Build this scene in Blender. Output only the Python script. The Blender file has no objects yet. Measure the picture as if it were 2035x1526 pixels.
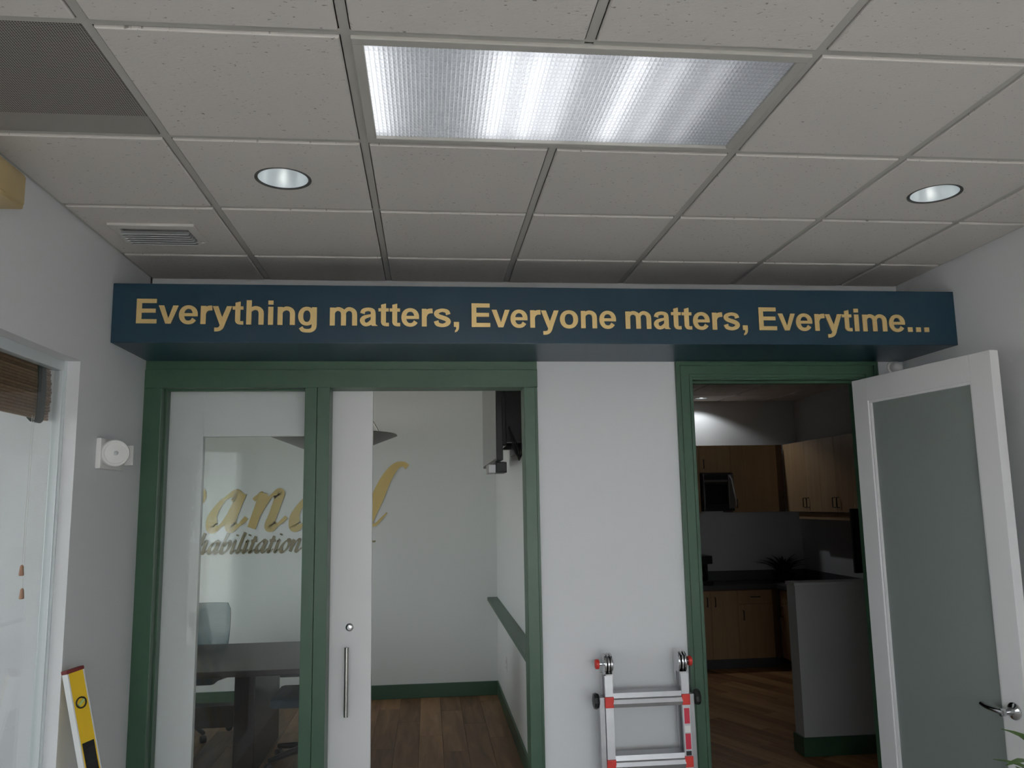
import bpy, bmesh, math, random
from mathutils import Vector, Matrix

random.seed(7)
sc = bpy.context.scene
C = sc.collection

# ------------------------------------------------------------------ camera
YAW, PITCH, ROLL, FPX = 0.10408563, 0.14564466, -0.01724528, 1615.039
EYE = Vector((0.0, 0.0, 1.83))
fw = Vector((math.sin(YAW) * math.cos(PITCH), math.cos(YAW) * math.cos(PITCH), math.sin(PITCH)))
rt0 = Vector((math.cos(YAW), -math.sin(YAW), 0))
up0 = rt0.cross(fw)
rt = rt0 * math.cos(ROLL) + up0 * math.sin(ROLL)
up = -rt0 * math.sin(ROLL) + up0 * math.cos(ROLL)
cam_data = bpy.data.cameras.new('camera')
cam_data.sensor_fit = 'HORIZONTAL'
cam_data.sensor_width = 36.0
cam_data.lens = 36.0 * FPX / 2035.0
cam_data.clip_start = 0.02
cam = bpy.data.objects.new('camera', cam_data)
C.objects.link(cam)
M = Matrix((rt, up, -fw)).transposed().to_4x4()
M.translation = EYE
cam.matrix_world = M
sc.camera = cam

# ------------------------------------------------------------------ world, daylight, exposure
SKY = 5.0
world = bpy.data.worlds.new('overcast_sky')
sc.world = world
world.use_nodes = True
bgn = world.node_tree.nodes['Background']
bgn.inputs[0].default_value = (0.92, 0.955, 1.0, 1)
bgn.inputs[1].default_value = SKY
sc.view_settings.view_transform = 'Standard'
sc.view_settings.look = 'None'
sc.view_settings.gamma = 1.0
sc.view_settings.use_curve_mapping = False
sc.view_settings.exposure = 0.0
sc.cycles.max_bounces = 6
sc.cycles.diffuse_bounces = 5
sc.cycles.glossy_bounces = 3
sc.cycles.transmission_bounces = 4
sc.cycles.transparent_max_bounces = 10
sc.cycles.use_adaptive_sampling = True
sc.cycles.adaptive_threshold = 0.015
sc.cycles.adaptive_min_samples = 32
sc.cycles.sample_clamp_indirect = 6.0
sc.cycles.caustics_reflective = False
sc.cycles.caustics_refractive = False
sc.cycles.use_light_tree = False


def portal(name, loc, direction, w, h):
    """sampling portal in a window opening: gives no light of its own, only guides the sky's rays"""
    d = bpy.data.lights.new(name, 'AREA')
    d.shape = 'RECTANGLE'
    d.size, d.size_y = w, h
    d.cycles.is_portal = True
    o = bpy.data.objects.new(name, d)
    C.objects.link(o)
    o.location = loc
    o.rotation_euler = Vector(direction).to_track_quat('-Z', 'Y').to_euler()
    return o


sun = bpy.data.lights.new('sun', 'SUN')
sun.energy = 22.0
sun.color = (1.0, 0.97, 0.94)
sun.angle = math.radians(2)
sun_o = bpy.data.objects.new('sun', sun)
C.objects.link(sun_o)
sun_o.rotation_euler = Vector((-0.7, -0.2, -0.7)).to_track_quat('-Z', 'Y').to_euler()

# main measurements (metres)
XL, XR, YB = -1.385, 2.575, 4.13            # left wall, right wall, wall with the two doorways
YR = -2.2                                    # window wall behind the photographer
ZC = 2.982                                   # ceiling grid
T = 0.6096
COL = [-0.81096 + T * i for i in range(-1, 7)]
ROW0 = 1.87871
CY = 8.2                                     # far wall of the meeting room
CXR, CXL = 0.675, -3.6
KY, KXR, KXL, KZ = 9.5, 4.46, 1.2, 3.02      # kitchen
YW = 4.25                                    # far face of the doorway wall
SX = -4.4                                    # far wall of side room

portal('daylight_portal', (0.6, YR - 0.13, 1.4), (0, 1, 0), 3.5, 2.4)
portal('daylight_portal', (-2.95, YR - 0.13, 1.2), (0, 1, 0), 1.05, 2.2)
portal('daylight_portal', (SX - 0.16, 1.6, 1.65), (1, 0, 0), 2.8, 1.5)
portal('daylight_portal', (CXL - 0.16, 6.2, 1.5), (1, 0, 0), 2.4, 1.6)


# ------------------------------------------------------------------ materials
def _nt(name):
    m = bpy.data.materials.new(name)
    m.use_nodes = True
    nt = m.node_tree
    return m, nt, nt.nodes['Principled BSDF']


def setp(b, **k):
    for n, v in k.items():
        b.inputs[n.replace('_', ' ')].default_value = v


def mat(name, col, rough=0.5, metal=0.0, bump=0.0, bscale=200.0, vary=0.0, vscale=8.0, spec=0.5):
    m, nt, b = _nt(name)
    setp(b, Base_Color=(*col, 1), Roughness=rough, Metallic=metal)
    b.inputs['Specular IOR Level'].default_value = spec
    tc = nt.nodes.new('ShaderNodeTexCoord')
    if vary:
        n = nt.nodes.new('ShaderNodeTexNoise')
        n.inputs['Scale'].default_value = vscale
        n.inputs['Detail'].default_value = 5
        nt.links.new(tc.outputs['Object'], n.inputs['Vector'])
        r = nt.nodes.new('ShaderNodeMapRange')
        r.inputs['To Min'].default_value = 1 - vary
        r.inputs['To Max'].default_value = 1 + vary
        nt.links.new(n.outputs['Fac'], r.inputs['Value'])
        mx = nt.nodes.new('ShaderNodeVectorMath')
        mx.operation = 'SCALE'
        mx.inputs[0].default_value = col
        nt.links.new(r.outputs[0], mx.inputs['Scale'])
        nt.links.new(mx.outputs[0], b.inputs['Base Color'])
    if bump:
        n = nt.nodes.new('ShaderNodeTexNoise')
        n.inputs['Scale'].default_value = bscale
        n.inputs['Detail'].default_value = 1
        nt.links.new(tc.outputs['Object'], n.inputs['Vector'])
        bp = nt.nodes.new('ShaderNodeBump')
        bp.inputs['Strength'].default_value = bump
        bp.inputs['Distance'].default_value = 0.002
        nt.links.new(n.outputs['Fac'], bp.inputs['Height'])
        nt.links.new(bp.outputs[0], b.inputs['Normal'])
    return m


def emat(name, col, strength):
    m = bpy.data.materials.new(name)
    m.use_nodes = True
    nt = m.node_tree
    nt.nodes.clear()
    e = nt.nodes.new('ShaderNodeEmission')
    e.inputs[0].default_value = (*col, 1)
    e.inputs[1].default_value = strength
    o = nt.nodes.new('ShaderNodeOutputMaterial')
    nt.links.new(e.outputs[0], o.inputs[0])
    return m


def schlick(nt, f0):
    """Fresnel reflectance that is the same from both sides of a thin sheet"""
    lw = nt.nodes.new('ShaderNodeLayerWeight')
    lw.inputs['Blend'].default_value = 0.5
    p = nt.nodes.new('ShaderNodeMath')
    p.operation = 'POWER'
    p.inputs[1].default_value = 5.0
    nt.links.new(lw.outputs['Facing'], p.inputs[0])
    m = nt.nodes.new('ShaderNodeMath')
    m.operation = 'MULTIPLY_ADD'
    m.inputs[1].default_value = 1 - f0
    m.inputs[2].default_value = f0
    nt.links.new(p.outputs[0], m.inputs[0])
    return m


def glass(name, tint=(0.965, 0.98, 0.975), ior=1.32):
    """thin clear pane: see-through with Fresnel reflections"""
    m = bpy.data.materials.new(name)
    m.use_nodes = True
    nt = m.node_tree
    nt.nodes.clear()
    t = nt.nodes.new('ShaderNodeBsdfTransparent')
    t.inputs[0].default_value = (*tint, 1)
    g = nt.nodes.new('ShaderNodeBsdfGlossy')
    g.inputs['Roughness'].default_value = 0.0
    f = schlick(nt, ((ior - 1) / (ior + 1)) ** 2)
    mx = nt.nodes.new('ShaderNodeMixShader')
    o = nt.nodes.new('ShaderNodeOutputMaterial')
    nt.links.new(f.outputs[0], mx.inputs[0])
    nt.links.new(t.outputs[0], mx.inputs[1])
    nt.links.new(g.outputs[0], mx.inputs[2])
    nt.links.new(mx.outputs[0], o.inputs[0])
    return m


def tile_mat():
    m, nt, b = _nt('mineral_fibre_tile')
    setp(b, Roughness=0.95)
    b.inputs['Specular IOR Level'].default_value = 0.1
    tc = nt.nodes.new('ShaderNodeTexCoord')
    oi = nt.nodes.new('ShaderNodeObjectInfo')
    add = nt.nodes.new('ShaderNodeVectorMath')
    add.operation = 'ADD'
    nt.links.new(tc.outputs['Object'], add.inputs[0])
    sc3 = nt.nodes.new('ShaderNodeVectorMath')
    sc3.operation = 'SCALE'
    sc3.inputs[0].default_value = (7.3, 3.1, 5.7)
    nt.links.new(oi.outputs['Random'], sc3.inputs['Scale'])
    nt.links.new(sc3.outputs[0], add.inputs[1])
    mp = nt.nodes.new('ShaderNodeMapping')
    mp.inputs['Scale'].default_value = (70, 130, 1)
    mp.inputs['Rotation'].default_value = (0, 0, 0.5)
    nt.links.new(add.outputs[0], mp.inputs['Vector'])
    n = nt.nodes.new('ShaderNodeTexNoise')
    n.inputs['Scale'].default_value = 1.0
    n.inputs['Detail'].default_value = 3
    nt.links.new(mp.outputs[0], n.inputs['Vector'])
    r = nt.nodes.new('ShaderNodeValToRGB')
    r.color_ramp.elements[0].position = 0.27
    r.color_ramp.elements[0].color = (0.30, 0.28, 0.26, 1)
    r.color_ramp.elements[1].position = 0.34
    r.color_ramp.elements[1].color = (0.69, 0.652, 0.625, 1)
    nt.links.new(n.outputs['Fac'], r.inputs[0])
    nt.links.new(r.outputs[0], b.inputs['Base Color'])
    bp = nt.nodes.new('ShaderNodeBump')
    bp.inputs['Strength'].default_value = 0.35
    bp.inputs['Distance'].default_value = 0.002
    nt.links.new(n.outputs['Fac'], bp.inputs['Height'])
    nt.links.new(bp.outputs[0], b.inputs['Normal'])
    return m


def wood_mat(name, cols, scale=(1.2, 14, 14), rough=0.45):
    m, nt, b = _nt(name)
    setp(b, Roughness=rough)
    tc = nt.nodes.new('ShaderNodeTexCoord')
    oi = nt.nodes.new('ShaderNodeObjectInfo')
    sc3 = nt.nodes.new('ShaderNodeVectorMath')
    sc3.operation = 'SCALE'
    sc3.inputs[0].default_value = (31, 17, 11)
    nt.links.new(oi.outputs['Random'], sc3.inputs['Scale'])
    add = nt.nodes.new('ShaderNodeVectorMath')
    add.operation = 'ADD'
    nt.links.new(tc.outputs['Object'], add.inputs[0])
    nt.links.new(sc3.outputs[0], add.inputs[1])
    mp = nt.nodes.new('ShaderNodeMapping')
    mp.inputs['Scale'].default_value = scale
    nt.links.new(add.outputs[0], mp.inputs['Vector'])
    n = nt.nodes.new('ShaderNodeTexNoise')
    n.inputs['Scale'].default_value = 1.6
    n.inputs['Detail'].default_value = 6
    n.inputs['Distortion'].default_value = 0.6
    nt.links.new(mp.outputs[0], n.inputs['Vector'])
    ma = nt.nodes.new('ShaderNodeMath')
    ma.operation = 'MULTIPLY_ADD'
    ma.inputs[1].default_value = 0.45
    nt.links.new(oi.outputs['Random'], ma.inputs[0])
    m2 = nt.nodes.new('ShaderNodeMath')
    m2.operation = 'MULTIPLY_ADD'
    m2.inputs[1].default_value = 0.9
    m2.inputs[2].default_value = -0.2
    nt.links.new(n.outputs['Fac'], m2.inputs[0])
    nt.links.new(m2.outputs[0], ma.inputs[2])
    r = nt.nodes.new('ShaderNodeValToRGB')
    while len(r.color_ramp.elements) < len(cols):
        r.color_ramp.elements.new(0.5)
    for i, c in enumerate(cols):
        r.color_ramp.elements[i].position = i / (len(cols) - 1)
        r.color_ramp.elements[i].color = (*c, 1)
    nt.links.new(ma.outputs[0], r.inputs[0])
    nt.links.new(r.outputs[0], b.inputs['Base Color'])
    bp = nt.nodes.new('ShaderNodeBump')
    bp.inputs['Strength'].default_value = 0.1
    bp.inputs['Distance'].default_value = 0.002
    nt.links.new(n.outputs['Fac'], bp.inputs['Height'])
    nt.links.new(bp.outputs[0], b.inputs['Normal'])
    return m


def perforated_mat():
    """grey painted sheet with a regular grid of small dark holes"""
    m, nt, b = _nt('perforated_sheet')
    setp(b, Roughness=0.7)
    tc = nt.nodes.new('ShaderNodeTexCoord')
    mp = nt.nodes.new('ShaderNodeMapping')
    mp.inputs['Scale'].default_value = (150, 150, 1)
    nt.links.new(tc.outputs['Object'], mp.inputs['Vector'])
    v = nt.nodes.new('ShaderNodeTexVoronoi')
    v.inputs['Scale'].default_value = 1.0
    v.inputs['Randomness'].default_value = 0.0
    v.voronoi_dimensions = '2D'
    nt.links.new(mp.outputs[0], v.inputs['Vector'])
    r = nt.nodes.new('ShaderNodeValToRGB')
    r.color_ramp.elements[0].position = 0.33
    r.color_ramp.elements[0].color = (0.03, 0.028, 0.026, 1)
    r.color_ramp.elements[1].position = 0.40
    r.color_ramp.elements[1].color = (0.37, 0.345, 0.325, 1)
    nt.links.new(v.outputs['Distance'], r.inputs[0])
    nt.links.new(r.outputs[0], b.inputs['Base Color'])
    return m


def lens_mat():
    m = bpy.data.materials.new('prismatic_acrylic')
    m.use_nodes = True
    nt = m.node_tree
    nt.nodes.clear()
    t = nt.nodes.new('ShaderNodeBsdfTranslucent')
    t.inputs[0].default_value = (0.86, 0.87, 0.89, 1)
    g = nt.nodes.new('ShaderNodeBsdfGlossy')
    g.inputs['Roughness'].default_value = 0.12
    f = schlick(nt, 0.04)
    mx = nt.nodes.new('ShaderNodeMixShader')
    o = nt.nodes.new('ShaderNodeOutputMaterial')
    nt.links.new(f.outputs[0], mx.inputs[0])
    nt.links.new(t.outputs[0], mx.inputs[1])
    nt.links.new(g.outputs[0], mx.inputs[2])
    nt.links.new(mx.outputs[0], o.inputs[0])
    return m


def frosted_mat():
    m, nt, b = _nt('frosted_green_glass')
    setp(b, Base_Color=(0.36, 0.41, 0.39, 1), Roughness=0.6)
    b.inputs['Transmission Weight'].default_value = 0.35
    return m


def leaf_mat(name, col):
    m, nt, b = _nt(name)
    setp(b, Base_Color=(*col, 1), Roughness=0.45)
    tc = nt.nodes.new('ShaderNodeTexCoord')
    n = nt.nodes.new('ShaderNodeTexNoise')
    n.inputs['Scale'].default_value = 25
    nt.links.new(tc.outputs['Object'], n.inputs['Vector'])
    r = nt.nodes.new('ShaderNodeValToRGB')
    r.color_ramp.elements[0].color = (*[c * 0.6 for c in col], 1)
    r.color_ramp.elements[1].color = (*[c * 1.4 for c in col], 1)
    nt.links.new(n.outputs['Fac'], r.inputs[0])
    nt.links.new(r.outputs[0], b.inputs['Base Color'])
    return m


MT = dict(
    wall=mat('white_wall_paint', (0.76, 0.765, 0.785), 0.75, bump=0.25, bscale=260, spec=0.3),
    kwall=mat('dimmed_kitchen_paint', (0.50, 0.505, 0.505), 0.75, spec=0.3),  # white wall paint greyed, the kitchen's dimness put into its colour
    halfw=mat('dimmed_half_wall_paint', (0.44, 0.45, 0.45), 0.7, spec=0.3),  # white half wall greyed likewise to stand in for dim light
    conf=mat('pale_grey_green_paint', (0.74, 0.765, 0.75), 0.75, spec=0.3),
    tile=tile_mat(),
    tbar=mat('ceiling_grid_paint', (0.50, 0.485, 0.455), 0.5),
    slab=mat('plenum_slab', (0.35, 0.34, 0.33), 0.9),
    green=mat('green_semigloss_paint', (0.040, 0.098, 0.058), 0.38, bump=0.1, bscale=120, vary=0.08, vscale=14),
    navy=mat('navy_semigloss_paint', (0.0095, 0.040, 0.068), 0.33, bump=0.08, bscale=90),
    gold=mat('brushed_gold_vinyl', (0.86, 0.62, 0.28), 0.38, metal=0.55, vary=0.06, vscale=60),
    goldw=mat('gold_wall_lettering', (0.56, 0.43, 0.17), 0.42, metal=0.35),
    goldd=mat('dark_gold_wall_lettering', (0.24, 0.20, 0.11), 0.5, metal=0.2),
    white=mat('white_satin_paint', (0.80, 0.79, 0.80), 0.38),
    alu=mat('white_aluminium', (0.66, 0.70, 0.72), 0.35, metal=0.1),
    glass=glass('clear_glass'),
    frosted=frosted_mat(),
    chrome=mat('polished_chrome', (0.62, 0.62, 0.63), 0.12, metal=1.0),
    steel=mat('brushed_steel', (0.50, 0.49, 0.47), 0.28, metal=1.0),
    ladder=mat('ladder_aluminium', (0.50, 0.50, 0.52), 0.38, metal=0.9, vary=0.08, vscale=30),
    railo=mat('reflection_darkened_aluminium', (0.36, 0.36, 0.37), 0.35, metal=0.95, vary=0.1, vscale=30),  # same aluminium as the ladder, darkened to imitate its dark reflections
    red=mat('red_plastic', (0.68, 0.04, 0.03), 0.4),
    black=mat('black_plastic', (0.012, 0.012, 0.013), 0.35),
    sticker=mat('red_sticker', (0.62, 0.03, 0.07), 0.3),
    perforated=perforated_mat(),
    lens=lens_mat(),
    tube=emat('lens_streak_glow', (0.97, 0.98, 1.0), 3.4),  # added glow imitating window reflections in the lens
    housing=mat('fixture_white_enamel', (0.85, 0.86, 0.87), 0.5),
    lampw=emat('downlight_lamp_glow', (0.85, 0.95, 1.0), 6.0),
    reflector=mat('spun_aluminium_reflector', (0.86, 0.89, 0.90), 0.35, metal=0.6),
    ring=mat('dark_trim_ring', (0.10, 0.10, 0.10), 0.4),
    grille=mat('vent_grey_paint', (0.58, 0.60, 0.61), 0.45),
    beige=mat('tan_plastic', (0.50, 0.385, 0.20), 0.5),
    device=mat('white_device_plastic', (0.80, 0.79, 0.78), 0.35),
    yellow=mat('yellow_enamel', (0.80, 0.52, 0.02), 0.35),
    bamboo=wood_mat('bamboo_slat', [(0.09, 0.04, 0.02), (0.24, 0.13, 0.07), (0.36, 0.22, 0.13)], (3, 40, 40), 0.6),
    tape=mat('dark_fabric_tape', (0.03, 0.035, 0.03), 0.9),
    cork=mat('wooden_tassel', (0.42, 0.17, 0.08), 0.5),
    floorw=wood_mat('brown_vinyl_plank', [(0.07, 0.038, 0.02), (0.19, 0.105, 0.052), (0.33, 0.19, 0.095), (0.47, 0.29, 0.16)], (1.0, 9, 9), 0.55),
    floork=wood_mat('amber_vinyl_plank', [(0.12, 0.05, 0.02), (0.38, 0.19, 0.08), (0.60, 0.34, 0.15), (0.75, 0.47, 0.23)], (1.0, 9, 9), 0.42),
    grout=mat('floor_underlay', (0.03, 0.024, 0.02), 0.8),
    floorbounce=mat('bounce_floor', (0.56, 0.53, 0.50), 0.7),  # unseen floor, made pale to bounce light up to the ceiling
    maple=wood_mat('maple_veneer', [(0.30, 0.19, 0.10), (0.38, 0.25, 0.135), (0.45, 0.31, 0.18)], (14, 14, 1.0), 0.45),
    mapled=mat('cabinet_shadow_gap_board', (0.10, 0.055, 0.03), 0.6),
    counter=mat('dark_grey_laminate', (0.075, 0.078, 0.082), 0.4, vary=0.3, vscale=120),
    darkm=mat('dark_handle_metal', (0.03, 0.026, 0.024), 0.35, metal=0.6),
    tableW=mat('dark_walnut_table', (0.022, 0.015, 0.013), 0.35, vary=0.3, vscale=6, spec=0.2),
    navyf=mat('navy_fabric', (0.02, 0.045, 0.075), 0.85, bump=0.4, bscale=400),
    teal=mat('teal_grey_mesh_fabric', (0.07, 0.115, 0.125), 0.8, bump=0.5, bscale=400),
    screen=mat('glossy_black_screen', (0.012, 0.012, 0.013), 0.08),
    pewter=mat('brushed_pewter_metal', (0.17, 0.165, 0.155), 0.45, metal=0.6),
    concrete=mat('pale_pavement', (0.50, 0.48, 0.45), 0.9, vary=0.1, vscale=2),
    leaf=leaf_mat('bright_leaf', (0.10, 0.20, 0.03)),
    leafd=leaf_mat('dark_leaf', (0.012, 0.02, 0.01)),
    tree=leaf_mat('garden_leaf', (0.14, 0.24, 0.08)),
    bark=mat('bark', (0.12, 0.09, 0.06), 0.9),
    pot=mat('terracotta_pot', (0.30, 0.16, 0.10), 0.8),
    soil=mat('potting_soil', (0.03, 0.02, 0.015), 0.95),
    blindw=mat('white_blind_slat', (0.85, 0.87, 0.9), 0.5),
    rubber=mat('rubber', (0.02, 0.02, 0.02), 0.8),
    silver=mat('silver_plastic', (0.42, 0.42, 0.42), 0.3, metal=0.5),
    vial=mat('green_vial', (0.45, 0.62, 0.25), 0.1),
)


# ------------------------------------------------------------------ mesh helpers
def catmull(pts, closed=False, n=6):
    out = []
    P = [tuple(p) for p in pts]
    N = len(P)
    segs = N if closed else N - 1
    for i in range(segs):
        if closed:
            p0, p1, p2, p3 = P[(i - 1) % N], P[i], P[(i + 1) % N], P[(i + 2) % N]
        else:
            p1, p2 = P[i], P[i + 1]
            p0 = P[i - 1] if i > 0 else tuple(2 * a - b for a, b in zip(p1, p2))
            p3 = P[i + 2] if i + 2 < N else tuple(2 * b - a for a, b in zip(p1, p2))
        for k in range(n):
            t = k / n
            out.append(tuple(0.5 * ((2 * b) + (-a + c) * t + (2 * a - 5 * b + 4 * c - d) * t * t + (-a + 3 * b - 3 * c + d) * t ** 3)
                             for a, b, c, d in zip(p0, p1, p2, p3)))
    if not closed:
        out.append(P[-1])
    return out


class MB:
    def __init__(s):
        s.v, s.f = [], []

    def add(s, vs, fs, mx=None):
        o = len(s.v)
        for p in vs:
            p = Vector(p)
            s.v.append(tuple(mx @ p) if mx is not None else tuple(p))
        s.f += [tuple(i + o for i in f) for f in fs]
        return s

    def box(s, x0, x1, y0, y1, z0, z1, mx=None, ch=0.0):
        if ch > 0:                                       # chamfered box
            bm = bmesh.new()
            bmesh.ops.create_cube(bm, size=1)
            for v in bm.verts:
                v.co = Vector(((x0 + x1) / 2 + v.co.x * (x1 - x0), (y0 + y1) / 2 + v.co.y * (y1 - y0), (z0 + z1) / 2 + v.co.z * (z1 - z0)))
            bmesh.ops.bevel(bm, geom=list(bm.edges), offset=ch, segments=2, affect='EDGES', profile=0.6)
            bm.verts.index_update()
            s.add([v.co.copy() for v in bm.verts], [tuple(v.index for v in f.verts) for f in bm.faces], mx)
            bm.free()
            return s
        s.add([(x, y, z) for x in (x0, x1) for y in (y0, y1) for z in (z0, z1)],
              [(0, 1, 3, 2), (4, 6, 7, 5), (0, 4, 5, 1), (2, 3, 7, 6), (0, 2, 6, 4), (1, 5, 7, 3)], mx)
        return s

    def prism(s, poly, y0, y1, mx=None):
        """polygon in the XZ plane pushed from y0 to y1"""
        n = len(poly)
        s.add([(x, y0, z) for x, z in poly] + [(x, y1, z) for x, z in poly],
              [tuple(range(n)), tuple(range(2 * n - 1, n - 1, -1))] + [(i, (i + 1) % n, n + (i + 1) % n, n + i) for i in range(n)], mx)
        return s

    def slab(s, poly, z0, z1, mx=None):
        n = len(poly)
        s.add([(x, y, z0) for x, y in poly] + [(x, y, z1) for x, y in poly],
              [tuple(range(n)), tuple(range(2 * n - 1, n - 1, -1))] + [(i, (i + 1) % n, n + (i + 1) % n, n + i) for i in range(n)], mx)
        return s

    def ribbon(s, pts, y0, y1, closed=False, n=6, mx=None, nib=None):
        """flat stroke of changing width in the XZ plane, pushed from y0 to y1; pts are (x, z, width)"""
        q = catmull(pts, closed, n)
        N = len(q)
        L, R = [], []
        for i, p in enumerate(q):
            a = q[(i - 1) % N] if (closed or i > 0) else q[0]
            b = q[(i + 1) % N] if (closed or i < N - 1) else q[-1]
            tx, tz = b[0] - a[0], b[1] - a[1]
            l = math.hypot(tx, tz) or 1e-9
            nx, nz = -tz / l, tx / l
            w = p[2] / 2
            if nib is not None:
                w *= 0.22 + 0.78 * abs(math.sin(math.atan2(tz, tx) - nib))
            L.append((p[0] + nx * w, p[1] + nz * w))
            R.append((p[0] - nx * w, p[1] - nz * w))
        vs = []
        for i in range(N):
            vs += [(L[i][0], y0, L[i][1]), (R[i][0], y0, R[i][1]), (L[i][0], y1, L[i][1]), (R[i][0], y1, R[i][1])]
        fs = []
        for i in range(N if closed else N - 1):
            a, b = 4 * i, 4 * ((i + 1) % N)
            fs += [(a, a + 1, b + 1, b), (a + 2, b + 2, b + 3, a + 3), (a, b, b + 2, a + 2), (a + 1, a + 3, b + 3, b + 1)]
        if not closed:
            e = 4 * (N - 1)
            fs += [(0, 2, 3, 1), (e, e + 1, e + 3, e + 2)]
        s.add(vs, fs, mx)
        return s

    def tube(s, pts, r, seg=10, mx=None, caps=True):
        P = [Vector(p) for p in pts]
        rs = r if isinstance(r, (list, tuple)) else [r] * len(P)
        vs, fs = [], []
        prev = None
        for i, p in enumerate(P):
            d = (P[min(i + 1, len(P) - 1)] - P[max(i - 1, 0)]).normalized()
            if prev is None:
                a = d.orthogonal().normalized()
            else:
                a = (prev - d * prev.dot(d))
                a = a.normalized() if a.length > 1e-6 else d.orthogonal().normalized()
            prev = a
            b = d.cross(a)
            for k in range(seg):
                t = 2 * math.pi * k / seg
                vs.append(p + (a * math.cos(t) + b * math.sin(t)) * rs[i])
        for i in range(len(P) - 1):
            for k in range(seg):
                fs.append((i * seg + k, i * seg + (k + 1) % seg, (i + 1) * seg + (k + 1) % seg, (i + 1) * seg + k))
        if caps:
            fs += [tuple(range(seg - 1, -1, -1)), tuple((len(P) - 1) * seg + k for k in range(seg))]
        s.add(vs, fs, mx)
        return s

    def lathe(s, prof, seg=32, mx=None, close=False):
        """profile of (radius, z) turned about Z"""
        vs, fs = [], []
        for r, z in prof:
            for k in range(seg):
                t = 2 * math.pi * k / seg
                vs.append((r * math.cos(t), r * math.sin(t), z))
        n = len(prof)
        for i in range(n - 1 + (1 if close else 0)):
            j = (i + 1) % n
            for k in range(seg):
                fs.append((i * seg + k, i * seg + (k + 1) % seg, j * seg + (k + 1) % seg, j * seg + k))
        if not close:
            fs += [tuple(range(seg - 1, -1, -1)), tuple((n - 1) * seg + k for k in range(seg))]
        s.add(vs, fs, mx)
        return s

    def mesh(s, name, m, off=None, smooth=False):
        me = bpy.data.meshes.new(name)
        v = s.v if off is None else [(x - off[0], y - off[1], z - off[2]) for x, y, z in s.v]
        me.from_pydata(v, [], s.f)
        bm = bmesh.new()
        bm.from_mesh(me)
        bmesh.ops.recalc_face_normals(bm, faces=bm.faces)
        bm.to_mesh(me)
        bm.free()
        if smooth:
            me.shade_smooth()
            me.set_sharp_from_angle(angle=math.radians(35))
        me.materials.append(MT[m] if isinstance(m, str) else m)
        return me


def link(name, me, parent=None):
    o = bpy.data.objects.new(name, me)
    C.objects.link(o)
    if parent is not None:
        o.parent = parent
    return o


def tag(o, label, cat, group=None, kind=None):
    o['label'] = label
    o['category'] = cat
    if group:
        o['group'] = group
    if kind:
        o['kind'] = kind
    return o


def thing(name, label, cat, loc=(0, 0, 0), rotz=0.0, group=None, kind=None):
    o = link(name, None)
    o.empty_display_size = 0.1
    o.location = loc
    o.rotation_euler = (0, 0, rotz)
    return tag(o, label, cat, group, kind)


def wpos(o):
    v = Vector(o.location)
    while o.parent:
        o = o.parent
        v += Vector(o.location)
    return v


def part(name, mb, m, parent, local=False, smooth=False, label=None):
    """a part of parent; mb is in world coordinates unless local (then in the parent's own)"""
    off = None if local else wpos(parent)
    o = link(name, mb.mesh(name, m, off, smooth), parent)
    if label:
        o['label'] = label
    return o


def struct(name, mb, m, label, cat, smooth=False):
    o = link(name, mb.mesh(name, m, None, smooth))
    return tag(o, label, cat, kind='structure')


# ------------------------------------------------------------------ the setting: walls
b = MB()
b.box(-1.53, CXR + 0.1, YB, YW, 2.56, 3.1)                    # over both doorways
b.box(CXR + 0.1, 2.69, YB, YW, 2.56, 3.1)
b.box(0.561, 1.297, YB, YW, 0, 2.56)                          # pier between the doorways
b.box(2.42, 2.69, YB, YW, 0, 2.56)
b.box(SX, -1.378, YB, YW, 0, 3.1)
b.box(2.69, KXR + 0.1, YB, YW, 0, 3.1)
struct('wall_back', b, 'wall', 'white back wall with a narrow pier between the two doorways', 'wall')

b = MB()
WX0, WX1 = -1.53, XL
b.box(WX0, WX1, 3.367, YB, 0, ZC + 0.05)
b.box(WX0, WX1, 1.62, 3.367, 2.422, ZC + 0.05)
b.box(WX0, WX1, 1.62, 3.367, 0, 0.14)
b.box(WX0, WX1, YR, 1.62, 0, ZC + 0.05)
struct('wall_left', b, 'wall', 'white left wall holding the interior window with bamboo shade', 'wall')
struct('wall_right', MB().box(XR, XR + 0.115, YR, YB, 0, ZC + 0.05), 'wall', 'plain white right wall behind the open door', 'wall')

b = MB()
b.box(SX - 0.1, -3.5, YR - 0.12, YR, 0, 3.1)
b.box(-2.42, -1.15, YR - 0.12, YR, 0, 3.1)
b.box(2.35, 2.69, YR - 0.12, YR, 0, 3.1)
b.box(-3.5, -2.42, YR - 0.12, YR, 0, 0.12)
b.box(-3.5, -2.42, YR - 0.12, YR, 2.25, 3.1)
b.box(-1.15, 2.35, YR - 0.12, YR, 0, 0.25)
b.box(-1.15, 2.35, YR - 0.12, YR, 2.60, 3.1)
struct('wall_rear', b, 'wall', 'white window wall behind the photographer', 'wall')
b = MB()
b.box(SX - 0.12, SX, YR - 0.12, 0.2, 0, 3.1)
b.box(SX - 0.12, SX, 3.0, YW, 0, 3.1)
b.box(SX - 0.12, SX, 0.2, 3.0, 0, 0.9)
b.box(SX - 0.12, SX, 0.2, 3.0, 2.4, 3.1)
struct('wall_side_room', b, 'wall', 'white far wall of the room beyond the left window', 'wall')
struct('wall_conference_far', MB().box(CXL - 0.12, CXR + 0.1, CY, CY + 0.12, 0, 3.1), 'conf', 'pale grey far wall of the meeting room behind the sliding door', 'wall')
struct('wall_conference_right', MB().box(CXR, KXL, YW, CY + 0.12, 0, 3.1), 'conf', 'pale right wall of the meeting room carrying the television', 'wall')
b = MB()
b.box(CXL - 0.12, CXL, YW, 5.0, 0, 3.1)
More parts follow.
